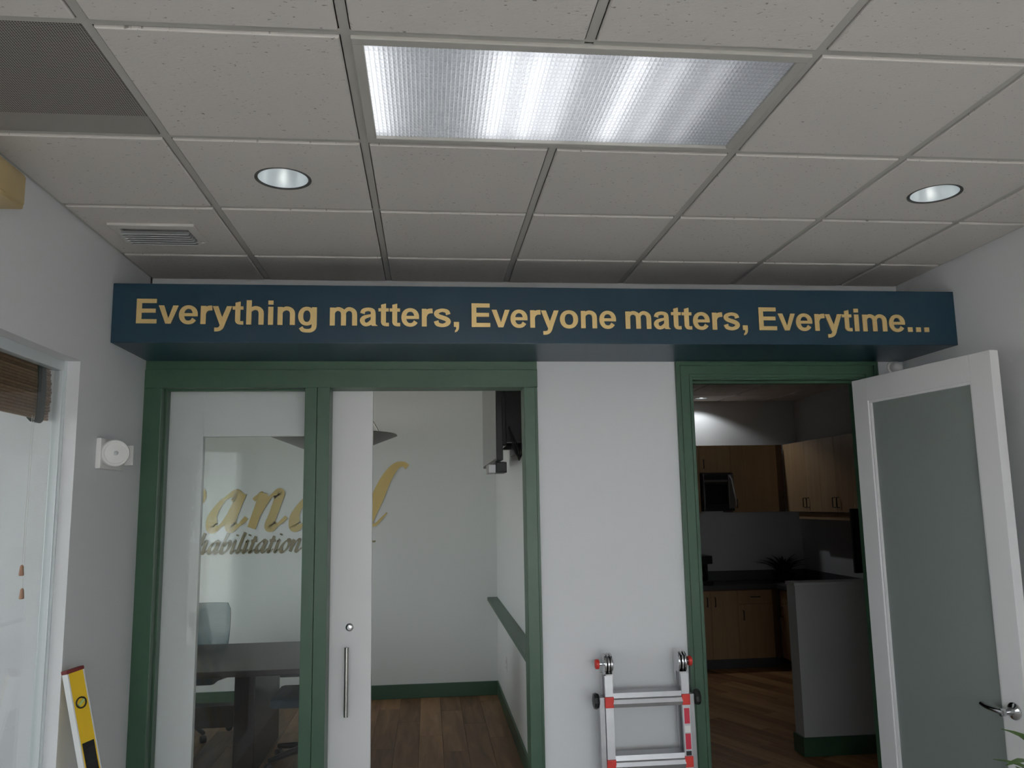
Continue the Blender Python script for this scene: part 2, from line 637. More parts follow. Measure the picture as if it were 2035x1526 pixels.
b.box(CXL - 0.12, CXL, 7.4, CY + 0.12, 0, 3.1)
b.box(CXL - 0.12, CXL, 5.0, 7.4, 0, 0.7)
b.box(CXL - 0.12, CXL, 5.0, 7.4, 2.3, 3.1)
struct('wall_conference_left', b, 'conf', 'left wall of the meeting room with a window opening', 'wall')
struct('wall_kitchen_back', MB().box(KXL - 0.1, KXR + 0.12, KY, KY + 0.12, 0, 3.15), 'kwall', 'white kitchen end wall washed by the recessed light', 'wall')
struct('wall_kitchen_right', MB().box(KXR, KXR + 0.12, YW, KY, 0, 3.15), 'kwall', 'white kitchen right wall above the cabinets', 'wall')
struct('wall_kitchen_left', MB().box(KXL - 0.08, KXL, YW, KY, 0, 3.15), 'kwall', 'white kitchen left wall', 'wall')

# low wall in the kitchen
pw = thing('wall_half', 'low white half wall standing in the kitchen doorway view', 'wall', (2.685, 5.9, 0), kind='structure')
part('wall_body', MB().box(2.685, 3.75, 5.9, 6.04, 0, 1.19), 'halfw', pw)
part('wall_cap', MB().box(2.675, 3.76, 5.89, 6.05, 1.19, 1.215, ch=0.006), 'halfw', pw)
part('baseboard', MB().box(2.67, 3.76, 5.885, 6.055, 0, 0.13, ch=0.004), 'green', pw)

# baseboards of the meeting room
b = MB().box(CXL, CXR, CY - 0.016, CY, 0, 0.13, ch=0.004)
struct('baseboard_far', b, 'green', 'green baseboard along the far wall of the meeting room', 'baseboard')
b = MB().box(CXR - 0.016, CXR, YW, CY - 0.016, 0, 0.13, ch=0.004)
struct('baseboard_right', b, 'green', 'green baseboard along the right wall of the meeting room', 'baseboard')

# ------------------------------------------------------------------ floors with planks
struct('floor', MB().box(SX, 2.69, YR - 0.1, YW, -0.06, 0.0), 'floorbounce', 'floor of the front room', 'floor')


def clip(poly, x0, x1, y0, y1):
    for ax, lim, sg in ((0, x0, 1), (0, x1, -1), (1, y0, 1), (1, y1, -1)):
        out = []
        for i in range(len(poly)):
            p, q = poly[i], poly[(i + 1) % len(poly)]
            dp, dq = sg * (p[ax] - lim), sg * (q[ax] - lim)
            if dp >= 0:
                out.append(p)
            if dp * dq < 0:
                t = dp / (dp - dq)
                out.append((p[0] + t * (q[0] - p[0]), p[1] + t * (q[1] - p[1])))
        poly = out
        if len(poly) < 3:
            return []
    return poly


def plank_floor(fl, m, x0, x1, y0, y1, ang, pw_, pl):
    ca, sa = math.cos(ang), math.sin(ang)
    cx, cy = (x0 + x1) / 2, (y0 + y1) / 2
    R_ = math.hypot(x1 - x0, y1 - y0) / 2 + pl
    nr, nc = int(R_ / pw_) + 1, int(R_ / pl) + 1
    full = None
    for r in range(-nr, nr + 1):
        sh = (r * 0.37 % 1.0) * pl
        for c in range(-nc, nc + 1):
            u, v = c * pl + sh, r * pw_
            px, py = cx + u * ca - v * sa, cy + u * sa + v * ca
            hl, hw = pl / 2 - 0.0012, pw_ / 2 - 0.0012
            loc = [(-hl, -hw), (hl, -hw), (hl, hw), (-hl, hw)]
            wpoly = [(px + a * ca - d * sa, py + a * sa + d * ca) for a, d in loc]
            cp = clip(wpoly, x0, x1, y0, y1)
            if not cp:
                continue
            inside = all(x0 <= a <= x1 and y0 <= d <= y1 for a, d in wpoly)
            if inside:
                if full is None:
                    full = MB().slab(loc, -0.008, 0.0).mesh('plank', m)
                me = full
            else:
                lp = [((a - px) * ca + (d - py) * sa, -(a - px) * sa + (d - py) * ca) for a, d in cp]
                me = MB().slab(lp, -0.008, 0.0).mesh('plank', m)
            o = link('plank', me, fl)
            o.location = (px, py, 0)
            o.rotation_euler = (0, 0, ang)


fl = struct('floor', MB().box(CXL - 0.12, KXL - 0.3, YW, CY + 0.1, -0.06, -0.006), 'grout', 'brown wood plank floor of the meeting room', 'floor')
plank_floor(fl, 'floorw', CXL, CXR, YW, CY, math.pi / 2, 0.185, 1.22)
fl = struct('floor', MB().box(KXL - 0.1, KXR + 0.1, YW, KY + 0.1, -0.06, -0.006), 'grout', 'amber wood plank floor of the dark kitchen', 'floor')
plank_floor(fl, 'floork', KXL, KXR, YW, KY, math.pi / 2 + math.radians(24), 0.185, 1.22)

struct('ground', MB().box(-30, 30, -40, 40, -0.3, -0.12), 'concrete', 'pale pavement outside the windows', 'ground')


# ------------------------------------------------------------------ ceilings
def tile_mesh(w, d, hole=None, m='tile'):
    """lay-in tile with a stepped, bevelled edge; bottom face hangs below the grid"""
    g = 0.0155
    x, y = w / 2 - g, d / 2 - g
    mb = MB()
    zt, zb = 0.003, -0.007
    e = 0.003
    if hole is None:
        mb.add([(-x, -y, zt), (x, -y, zt), (x, y, zt), (-x, y, zt),
                (-x, -y, zb + e), (x, -y, zb + e), (x, y, zb + e), (-x, y, zb + e),
                (-x + e, -y + e, zb), (x - e, -y + e, zb), (x - e, y - e, zb), (-x + e, y - e, zb)],
               [(0, 1, 5, 4), (1, 2, 6, 5), (2, 3, 7, 6), (3, 0, 4, 7),
                (4, 5, 9, 8), (5, 6, 10, 9), (6, 7, 11, 10), (7, 4, 8, 11), (8, 9, 10, 11), (0, 3, 2, 1)])
    else:
        n = 48
        ring_sq, ring_sq2, ring_c, ring_c2, ring_t = [], [], [], [], []
        angs = [2 * math.pi * k / n for k in range(n)]
        ca = math.atan2(y, x)
        angs = sorted(set(round(a, 6) for a in angs + [ca, math.pi - ca, math.pi + ca, 2 * math.pi - ca]))
        n = len(angs)
        for t in angs:
            c, s_ = math.cos(t), math.sin(t)
            q = 1 / max(abs(c) / (x - e), abs(s_) / (y - e))
            q2 = 1 / max(abs(c) / x, abs(s_) / y)
            ring_sq.append((c * q, s_ * q, zb))
            ring_sq2.append((c * q2, s_ * q2, zb + e))
            ring_t.append((c * q2, s_ * q2, zt))
            ring_c.append((c * hole, s_ * hole, zb))
            ring_c2.append((c * hole, s_ * hole, zt))
        vs = ring_c2 + ring_c + ring_sq + ring_sq2 + ring_t
        fs = []
        for a in range(4):
            for k in range(n):
                fs.append((a * n + k, a * n + (k + 1) % n, (a + 1) * n + (k + 1) % n, (a + 1) * n + k))
        mb.add(vs, fs)
    return mb.mesh('ceiling_tile', m)


def grid_ceiling(xs, ys, z, label, skip=(), holes=()):
    g = MB()
    x0, x1, y0, y1 = xs[0], xs[-1], ys[0], ys[-1]
    for x in xs[1:-1]:
        spans = [(y0, y1)]
        for cx0, cx1, cy0, cy1 in skip:
            if cx0 + .05 < x < cx1 - .05:
                spans = [(y0, cy0), (cy1, y1)]
        for a, c in spans:
            g.box(x - 0.012, x + 0.012, a, c, z, z + 0.0012)
            g.box(x - 0.001, x + 0.001, a, c, z + 0.001, z + 0.03)
    for y in ys[1:-1]:
        for i in range(len(xs) - 1):
            if any(cx0 < (xs[i] + xs[i + 1]) / 2 < cx1 and cy0 < y - 0.01 and y + 0.01 < cy1 for cx0, cx1, cy0, cy1 in skip):
                continue
            g.box(xs[i] + 0.012, xs[i + 1] - 0.012, y - 0.012, y + 0.012, z, z + 0.0012)
    # wall angle
    g.box(x0, x0 + 0.02, y0, y1, z, z + 0.0012)
    g.box(x1 - 0.02, x1, y0, y1, z, z + 0.0012)
    g.box(x0, x1, y0, y0 + 0.02, z, z + 0.0012)
    g.box(x0, x1, y1 - 0.02, y1, z, z + 0.0012)
    ce = struct('ceiling', g, 'tbar', label, 'ceiling')
    cache = {}
    for i in range(len(xs) - 1):
        for j in range(len(ys) - 1):
            cx, cy = (xs[i] + xs[i + 1]) / 2, (ys[j] + ys[j + 1]) / 2
            if any(cx0 < cx < cx1 and cy0 < cy < cy1 for cx0, cx1, cy0, cy1 in skip):
                continue
            w, d = xs[i + 1] - xs[i], ys[j + 1] - ys[j]
            hole = next((r for hx, hy, r in holes if xs[i] < hx < xs[i + 1] and ys[j] < hy < ys[j + 1]), None)
            key = (round(w, 4), round(d, 4), hole)
            if key not in cache:
                cache[key] = tile_mesh(w, d, hole)
            o = link('ceiling_tile', cache[key], ce)
            o.location = (cx, cy, z)
    back = link('plenum', MB().box(x0, x1, y0, y1, z + 0.2, z + 0.25).mesh('plenum', 'slab'), ce)
    return ce


xs = [XL] + COL[1:7] + [XR]
ys = [YR] + [ROW0 + T * k for k in range(-6, 4)] + [YB]
DLX1, DLX2, DLY = COL[1] + T / 2, COL[5] + T / 2, ROW0 + T * 1.5
FX0, FX1, FY0, FY1 = COL[2], COL[4], ROW0, ROW0 + T
ceil_front = grid_ceiling(xs, ys, ZC, 'white lay-in tile ceiling with grey grid over the front room',
                          skip=[(FX0, FX1, FY0, FY1), (XL, COL[1], FY0, FY1)],
                          holes=[(DLX1, DLY, 0.088), (DLX2, DLY, 0.088)])
# the double-width opening of the light fixture interrupts the middle bar: rebuilt by the fixture's own frame
ks = [KXL] + [KXL + 0.476 + T * i for i in range(5)] + [KXR]
ky = [YW] + [YW + 0.423 + T * i for i in range(8)] + [KY]
KLX, KLY = ks[3] + T / 2, ky[8] + 0.0
KLX, KLY = 3.20, 9.22
ki = max(i for i in range(len(ks) - 1) if ks[i] < KLX)
kj = max(j for j in range(len(ky) - 1) if ky[j] < KLY)
KLX, KLY = (ks[ki] + ks[ki + 1]) / 2, (ky[kj] + ky[kj + 1]) / 2
grid_ceiling(ks, ky, KZ, 'dim lay-in tile ceiling of the kitchen', holes=[(KLX, KLY, 0.075)])
struct('ceiling', MB().box(CXL, CXR + 0.1, YW, CY, ZC, ZC + 0.08), 'tile', 'plain ceiling of the meeting room', 'ceiling')
struct('ceiling', MB().box(SX, WX0, YR, YB, ZC, ZC + 0.08), 'tile', 'plain ceiling of the room beyond the left window', 'ceiling')
# roof closes the plenum
struct('roof', MB().box(SX - 0.2, KXR + 0.2, YR - 0.2, KY + 0.2, 3.3, 3.4), 'slab', 'flat roof slab above the ceilings', 'roof')
b = MB()
b.box(SX - 0.12, KXR + 0.12, YR - 0.12, YR, 3.05, 3.3)
b.box(XR, XR + 0.115, YR, YB, ZC, 3.3)
b.box(SX - 0.12, SX, YR, YW, 3.05, 3.3)
b.box(CXL - 0.12, CXL, YW, CY, 3.05, 3.3)
b.box(CXL - 0.12, KXL, CY, CY + 0.12, 3.05, 3.3)
b.box(KXL - 0.1, KXR + 0.12, KY, KY + 0.12, 3.1, 3.3)
b.box(KXR, KXR + 0.12, YB, KY, 3.05, 3.3)
b.box(XR, KXR, YB, YW, 3.05, 3.3)
struct('wall_plenum', b, 'slab', 'outer wall band above the ceilings', 'wall')

# ------------------------------------------------------------------ ceiling light fixture, grilles, downlights
fx = thing('ceiling_light', 'long rectangular ceiling light with a prismatic lens, streaked by added glowing strips', 'ceiling light', ((FX0 + FX1) / 2, (FY0 + FY1) / 2, ZC))
b = MB()
z0, z1 = ZC - 0.010, ZC + 0.0
for a, c, d, e in ((FX0 + .012, FX1 - .012, FY0 + .012, FY0 + .042), (FX0 + .012, FX1 - .012, FY1 - .042, FY1 - .012)):
    b.box(a, c, d, e, z0, z1 + 0.006, ch=0.003)
for a, c in ((FX0 + .012, FX0 + .042), (FX1 - .042, FX1 - .012)):
    b.box(a, c, FY0 + .042, FY1 - .042, z0, z1 + 0.006, ch=0.003)
part('frame', b, 'tbar', fx)
LX0, LX1, LY0, LY1 = FX0 + .040, FX1 - .040, FY0 + .040, FY1 - .040
b = MB()
HT = 0.085
b.box(LX0, LX1, LY0, LY1, ZC + HT, ZC + HT + 0.01)
b.box(LX0 - .005, LX0, LY0, LY1, ZC + 0.004, ZC + HT)
b.box(LX1, LX1 + .005, LY0, LY1, ZC + 0.004, ZC + HT)
b.box(LX0, LX1, LY0 - .005, LY0, ZC + 0.004, ZC + HT)
b.box(LX0, LX1, LY1, LY1 + .005, ZC + 0.004, ZC + HT)
part('housing', b, 'housing', fx)
# prismatic lens: one shallow faceted prism per cell
nx_, ny_ = 96, 26
b = MB()
dx, dy = (LX1 - LX0) / nx_, (LY1 - LY0) / ny_
vs, fs = [], []
for i in range(nx_):
    for j in range(ny_):
        x0, y0 = LX0 + i * dx, LY0 + j * dy
        o_ = len(vs)
        for ins, zz in ((0.0, ZC + .003), (0.0011, ZC + .0001)):
            vs += [(x0 + ins, y0 + ins, zz), (x0 + dx - ins, y0 + ins, zz), (x0 + dx - ins, y0 + dy - ins, zz), (x0 + ins, y0 + dy - ins, zz)]
        vs.append((x0 + dx / 2, y0 + dy / 2, ZC - .0026))
        for k in range(4):
            fs += [(o_ + k, o_ + (k + 1) % 4, o_ + 4 + (k + 1) % 4, o_ + 4 + k), (o_ + 4 + k, o_ + 4 + (k + 1) % 4, o_ + 8)]
b.add(vs, fs)
lens = part('lens', b, 'lens', fx)
lens['kind'] = 'stuff'
STREAKS = [(-0.145, .9), (0.20, 1.0), (0.30, 0.8), (0.38, 0.5), (0.57, 0.9), (0.68, 0.3), (0.80, 0.12)]  # added glowing strips, set where reflections streak the lens
for k, (tx, st) in enumerate(STREAKS):
    r = 0.002 + 0.010 * st
    part('streak_strip', MB().tube([(tx, LY0 + .02, ZC + .034), (tx, LY1 - .02, ZC + .034)], r, 12), 'tube', fx, smooth=True)


def downlight(x, y, z, r, label, lamp='lampw', h=0.11, group=None):
    t = thing('recessed_downlight', label, 'downlight', (x, y, z), group=group)
    zb = -0.007
    part('trim_ring', MB().lathe([(r - .006, zb), (r + .005, zb - 0.003), (r + .005, zb - 0.0005), (r + 0.0, zb + 0.001)], 48, close=True), 'ring', t, local=True, smooth=True)
    prof = [(r - .006, zb)]
    for k in range(1, 9):
        a = k / 8
        prof.append(((r - .006) * (1 - 0.52 * a ** 1.6), zb + h * a))
    outer = [(pr + 0.002, pz + 0.001) for pr, pz in reversed(prof)]
    part('reflector', MB().lathe(prof + outer, 48, close=True), 'reflector', t, local=True, smooth=True)
    rr = r * 0.47
    part('lamp', MB().lathe([(0.001, zb + h * 0.93), (rr * .6, zb + h * 0.94), (rr, zb + h), (rr, zb + h + .01), (0.001, zb + h + .012)], 32), lamp, t, local=True, smooth=True)
    return t


downlight(DLX1, DLY, ZC, 0.092, 'lit round recessed downlight to the left of the long ceiling light', group='downlights of the front room')
downlight(DLX2, DLY, ZC, 0.092, 'lit round recessed downlight near the right wall', group='downlights of the front room')
kl = downlight(KLX, KLY, KZ, 0.078, 'small recessed downlight in the kitchen ceiling', lamp='lampw', h=0.010)
sp = bpy.data.lights.new('kitchen_downlight_beam', 'SPOT')
sp.energy = 14
sp.color = (0.93, 0.97, 1.0)
sp.spot_size = math.radians(138)
sp.spot_blend = 0.3
sp.shadow_soft_size = 0.03
spo = bpy.data.objects.new('kitchen_downlight_beam', sp)
C.objects.link(spo)
spo.parent = kl
spo.location = (0, 0, -0.012)

# perforated return grille (leftmost bay, beside the long light)
gx0, gx1 = XL + 0.004, COL[1] - .012
rg = thing('return_air_grille', 'dark perforated return air grille in the ceiling at the upper left', 'grille', ((gx0 + gx1) / 2, (FY0 + FY1) / 2, ZC))
part('perforated_panel', MB().box(gx0, gx1 - .003, FY0 + .014, FY1 - 0.12, ZC + .002, ZC + .006), 'perforated', rg)
b = MB()
b.add([(gx0, FY1 - .12, ZC + .004), (gx1 - .003, FY1 - .12, ZC + .004), (gx1 - .003, FY1 - .013, ZC - .004), (gx0, FY1 - .013, ZC - .004),
       (gx0, FY1 - .12, ZC + .009), (gx1 - .003, FY1 - .12, ZC + .009), (gx1 - .003, FY1 - .013, ZC + .003), (gx0, FY1 - .013, ZC + .003)],
      [(0, 1, 2, 3), (4, 7, 6, 5), (0, 4, 5, 1), (1, 5, 6, 2), (2, 6, 7, 3), (3, 7, 4, 0)])
part('sloped_flange', b, mat('grille_grey_paint', (0.30, 0.285, 0.265), 0.6), rg)
part('duct_box', MB().box(gx0, gx1, FY0 + .012, FY1 - .012, ZC + .1, ZC + .11), 'slab', rg)

# supply vent, surface mounted under its tile
vx0, vx1, vy0, vy1 = -1.285, -0.945, 3.285, 3.525
vz = ZC - 0.007
sv = thing('ceiling_vent', 'small white louvred supply vent in the ceiling above the left wall', 'vent', ((vx0 + vx1) / 2, (vy0 + vy1) / 2, vz))
b = MB()
b.box(vx0, vx1, vy0, vy0 + .045, vz - .012, vz, ch=.003)
b.box(vx0, vx1, vy1 - .03, vy1, vz - .012, vz, ch=.003)
b.box(vx0, vx0 + .035, vy0 + .04, vy1 - .03, vz - .012, vz, ch=.003)
b.box(vx1 - .035, vx1, vy0 + .04, vy1 - .03, vz - .012, vz, ch=.003)
part('flange', b, mat('vent_flange_paint', (0.66, 0.635, 0.61), 0.6), sv)
part('backing', MB().box(vx0 + .03, vx1 - .03, vy0 + .04, vy1 - .03, vz - .001, vz - .0002), 'slab', sv)
nsl = 6
for k in range(nsl):
    yc = vy0 + .065 + k * (vy1 - vy0 - .10) / (nsl - 1) * 0.98
    mx = Matrix.Translation((0, yc, vz - .019)) @ Matrix.Rotation(math.radians(40), 4, 'X')
    part('slat', MB().box(vx0 + .034, vx1 - .034, -.018, .018, -.001, .001, mx), 'grille', sv)

# ------------------------------------------------------------------ lettered soffit
S0, S1, SZ0, SZ1 = 3.654, YB - .001, 2.556, 2.824
so = thing('lettered_soffit', 'dark navy box soffit above the doorways with gold lettering', 'sign', ((XL + XR) / 2, S0, SZ0))
part('box', MB().box(XL + .001, XR - .001, S0, S1, SZ0, SZ1, ch=0.003), 'navy', so)


def arc(cx, cz, a, bb, t0, t1, wh, wv, n=14):
    out = []
    for k in range(n + 1):
        t = math.radians(t0 + (t1 - t0) * k / n)
        c, s_ = math.cos(t), math.sin(t)
        # slightly squared bowl
        e = 0.93
        x = math.copysign(abs(c) ** e, c)
        z = math.copysign(abs(s_) ** e, s_)
        out.append((cx + a * x, cz + bb * z, wh * c * c + wv * s_ * s_))
    return out


def rect(x0, x1, z0, z1):
    return [(x0, z0), (x1, z0), (x1, z1), (x0, z1)]


N_ARCH = [(140, 300, 90), (185, 425, 100), (290, 488, 112), (395, 470, 122), (462, 400, 138), (476, 310, 140)]
M_ARCH = [(140, 310, 80), (185, 432, 95), (270, 490, 108), (365, 472, 116), (430, 405, 134), (445.5, 315, 139)]
GLY = {   # bold grotesque: (advance, polygons, strokes, closed strokes)
    'E': (667, [rect(76, 216, 0, 718), rect(76, 621, 0, 124), rect(76, 588, 312, 430), rect(76, 609, 594, 718)], [], []),
    'v': (556, [[(13, 532), (157, 532), (281, 150), (402, 532), (543, 532), (351, 0), (206, 0)]], [], []),
    'e': (556, [rect(100, 524, 222, 312)], [arc(276, 266, 184, 226, -9, 328, 138, 106)], []),
    'o': (611, [], [], [arc(306, 266, 200, 226, 0, 360, 142, 108, 20)[:-1]]),
    'r': (389, [rect(64, 204, 0, 532)], [[(150, 300, 100), (190, 405, 125), (265, 462, 140), (373, 474, 142)]], []),
    'y': (556, [[(10, 532), (158, 532), (330, 40), (207, -6)], [(398, 532), (539, 532), (342, -30), (205, 20)]],
          [[(290, 10, 134), (252, -95, 118), (180, -150, 108), (72, -157, 112)]], []),
    't': (333, [[(84, 100), (223, 100), (223, 676), (84, 640)], rect(10, 304, 438, 532)], [[(153.5, 170, 139), (160, 85, 126), (212, 48, 104), (309, 47, 104)]], []),
    'h': (611, [rect(69, 209, 0, 718), rect(406, 546, 0, 320)], [N_ARCH], []),
    'n': (611, [rect(65, 203, 0, 532), rect(406, 546, 0, 320)], [N_ARCH], []),
    'i': (278, [rect(69, 209, 0, 532), rect(69, 209, 600, 718)], [], []),
    'm': (889, [rect(64, 203, 0, 532), rect(376, 515, 0, 325), rect(687, 826, 0, 325)],
          [M_ARCH, [(x + 311, z, w) for x, z, w in M_ARCH]], []),
    'g': (611, [rect(415, 553, 0, 532)], [[(484, 40, 138), (472, -80, 130), (400, -150, 112), (290, -166, 100), (170, -142, 112), (112, -68, 122)]],
          [arc(276, 266, 170, 226, 0, 360, 138, 106, 20)[:-1]]),
    'a': (556, [[(336, 200), (474, 200), (476, 70), (492, 30), (527, 16), (527, 0), (372, 0), (352, 30), (340, 80)]],
          [[(100, 372, 132), (135, 458, 116), (265, 494, 104), (382, 455, 124), (405, 360, 138), (405, 150, 138)],
           [(385, 322, 70), (270, 292, 88), (145, 246, 112), (98, 158, 138), (145, 62, 116), (232, 40, 104), (335, 100, 116), (395, 190, 90)]], []),
    's': (556, [], [[(448, 368, 134), (410, 458, 118), (275, 496, 100), (140, 452, 120), (104, 388, 134), (160, 318, 128), (275, 275, 128),
                     (400, 224, 130), (452, 152, 136), (402, 76, 122), (275, 37, 102), (138, 76, 120), (98, 170, 136)]], []),
    ',': (278, [rect(64, 214, 0, 146), [(130, 10), (214, 10), (206, -70), (165, -135), (95, -168), (95, -112), (130, -70)]], [], []),
    '.': (278, [rect(64, 214, 0, 146)], [], []),
}


def glyph_mesh(ch, sx, sz, depth):
    _, polys, strokes, closed = GLY[ch]
    mb = MB()
    mx = Matrix.Diagonal((sx, 1, sz, 1))
    k = 0                               # each stroke a hair deeper, so crossing strokes never share a plane
    for p in polys:
        mb.prism(p, -depth - k * .00025, 0, mx)
        k += 1
    for st in strokes:
        mb.ribbon(st, -depth - k * .00025, 0, False, 5, mx)
        k += 1
    for st in closed:
        mb.ribbon(st, -depth - k * .00025, 0, True, 4, mx)
        k += 1
    me = mb.mesh('letter', 'gold')
    return me


WORDS = [('Everything', -1.279, -0.498), ('matters,', -0.440, 0.142), ('Everyone', 0.200, 0.876), ('matters,', 0.921, 1.513), ('Everytime...', 1.570, 2.428)]
CAPH = 0.111
sz = CAPH / 718
ZBASE = lambda x: 2.642 - 0.006 * (x + 1.3)
for word, xa, xb in WORDS:
    pen, boxes = 0, []
    for ch in word:
        boxes.append((ch, pen))
        pen += GLY[ch][0] - 14
    first = {'E': 76, 'm': 64}[word[0]]
    last = {'g': 553, ',': 214, 'e': 528, '.': 214}[word[-1]]
    total = boxes[-1][1] + last - first
    sx = (xb - xa) / total
    cache = {}
    for ch, pn in boxes:
        if ch not in cache:
            cache[ch] = glyph_mesh(ch, sx, sz, 0.005)
        o = link('letter', cache[ch], so)
        x = xa + (pn - first) * sx
        o.location = (x - (XL + XR) / 2, -0.0004, ZBASE(x) - SZ0)

# ------------------------------------------------------------------ green glazed frame with sliding door
FR = thing('window_1', 'green painted frame with a fixed glass pane beside the sliding doorway', 'window frame', (-0.4, YB, 0), kind='structure')
FY_ = YB - 0.022
part('header_board', MB().box(-1.385, 0.561, FY_, YW, 2.42, 2.512, ch=0.002), 'green', FR)
part('header_cap', MB().box(-1.385, 0.561, FY_ + 0.008, YW, 2.512, 2.556, ch=0.002), 'green', FR)
part('jamb', MB().box(-1.385, -1.300, FY_, YW, 0, 2.42, ch=0.003), 'green', FR)
part('jamb', MB().box(0.490, 0.548, FY_, YW, 0, 2.42, ch=0.003), 'green', FR)
part('jamb_edge_bead', MB().box(0.548, 0.561, FY_ + .012, YW, 0, 2.42), 'green', FR)
part('mullion', MB().box(-0.611, -0.553, FY_, YW, 0, 2.42, ch=0.002), 'green', FR)
part('mullion', MB().box(-0.551, -0.490, FY_, YW, 0, 2.42, ch=0.002), 'green', FR)
part('sill', MB().box(-1.300, -0.611, FY_, YW, 0, 0.12, ch=0.003), 'green', FR)
part('pane', MB().box(-1.302, -0.609, YB + .05, YB + .056, 0.118, 2.422), 'glass', FR)
b = MB()
b.box(-1.300, -1.292, YB + .035, YB + .05, 0.12, 2.42)
b.box(-0.619, -0.611, YB + .035, YB + .05, 0.12, 2.42)
b.box(-1.292, -0.619, YB + .035, YB + .05, 2.412, 2.42)
part('glazing_bead', b, 'green', FR)

D1 = thing('door_1', 'white framed glass sliding door slid open behind the green mullion', 'sliding door', (-0.83, 4.27, 0.01), kind='structure')
dy0, dy1 = 4.262, 4.302
part('stile', MB().box(-1.376, -1.136, dy0, dy1, 0.01, 2.46, ch=0.002), 'white', D1)
part('stile', MB().box(-0.525, -0.286, dy0, dy1, 0.01, 2.46, ch=0.002), 'white', D1)
part('rail', MB().box(-1.136, -0.525, dy0, dy1, 2.191, 2.46, ch=0.002), 'white', D1)
part('rail', MB().box(-1.136, -0.525, dy0, dy1, 0.01, 0.30, ch=0.002), 'white', D1)
part('pane', MB().box(-1.14, -0.52, dy0 + .016, dy0 + .022, 0.296, 2.195), 'glass', D1)
hx = -0.402
b = MB().tube([(hx, dy0 - .045, 0.812), (hx, dy0 - .045, 1.14)], 0.011, 14)
b.tube([(hx, dy0 - .045, 0.85), (hx, dy0, 0.85)], 0.007, 10)
b.tube([(hx, dy0 - .045, 1.10), (hx, dy0, 1.10)], 0.007, 10)
part('pull_handle', b, 'steel', D1, smooth=True, label='brushed steel pull bar')
mx = Matrix.Translation((-0.393, dy0, 1.23)) @ Matrix.Rotation(math.radians(90), 4, 'X')
part('lock_cylinder', MB().lathe([(0.019, 0), (0.019, 0.004), (0.016, 0.007), (0.012, 0.008), (0.011, 0.014), (0.001, 0.0145)], 24, mx), 'chrome', D1, smooth=True)

# ------------------------------------------------------------------ kitchen doorway casing
TR = thing('trim_1', 'green moulded casing around the kitchen doorway', 'door casing', (1.85, YB, 0), kind='structure')
OX0, OX1, OZ = 1.388, 2.325, 2.463


def casing(name, steps, side):
    mb = MB()
    for a, c, pr in steps:          # distance from opening, proudness
        if side == 'L':
            mb.box(OX0 - c, OX0 - a, YB - pr, YB + .002, 0, OZ + c)
        elif side == 'R':
            mb.box(OX1 + a, OX1 + c, YB - pr, YB + .002, 0, OZ + c)
        else:
            mb.box(OX0 - a, OX1 + a, YB - pr, YB + .002, OZ + a, OZ + c)
    part(name, mb, 'green', TR)


STEPS = [(0.0, 0.008, 0.010), (0.008, 0.018, 0.017), (0.018, 0.024, 0.012), (0.024, 0.066, 0.019), (0.066, 0.071, 0.014), (0.071, 0.081, 0.024), (0.081, 0.0905, 0.029)]
casing('casing_board', STEPS, 'L')
casing('casing_board', STEPS, 'R')
casing('casing_board', STEPS, 'T')
b = MB()
b.box(OX0 - .004, OX0 + .004, YB, YW, 0, OZ)
b.box(OX0 + .004, OX0 + .016, YB + .05, YB + .09, 0, OZ - .016)
part('door_jamb', b, 'green', TR)
b = MB()
b.box(OX1 - .004, OX1 + .004, YB, YW, 0, OZ)
b.box(OX1 - .016, OX1 - .004, YB + .05, YB + .09, 0, OZ - .016)
part('door_jamb', b, 'green', TR)
b = MB()
b.box(OX0 - .004, OX1 + .004, YB, YW, OZ - .004, OZ + .004)
b.box(OX0 + .004, OX1 - .004, YB + .05, YB + .09, OZ - .016, OZ - .004)
part('head_jamb', b, 'green', TR)
b = MB()
b.box(OX0 - .091, OX0 - .002, YB + .004, YW, 0, 2.556)
b.box(OX1 + .002, 2.42, YB + .004, YW, 0, 2.556)
b.box(OX0 - .002, OX1 + .002, YB + .004, YW, OZ + .004, 2.556)
part('rough_frame', b, 'wall', TR)

# ------------------------------------------------------------------ open door with frosted glass
DW, DT, DH0, DH1 = 0.914, 0.045, 0.01, 2.445
ang = math.radians(90 + 8.3)
D2 = thing('door_2', 'open white door with a tall frosted glass panel, hinged at the kitchen doorway', 'door', (2.302, 4.106, 0.0), ang, kind='structure')
# local: x runs along the door from hinge (closed pose: towards -X), y is thickness; face seen in the photo is y=+DT side
st, tr_, br = 0.115, 0.120, 0.25


def dx_(a, c):
    return (-c, -a)


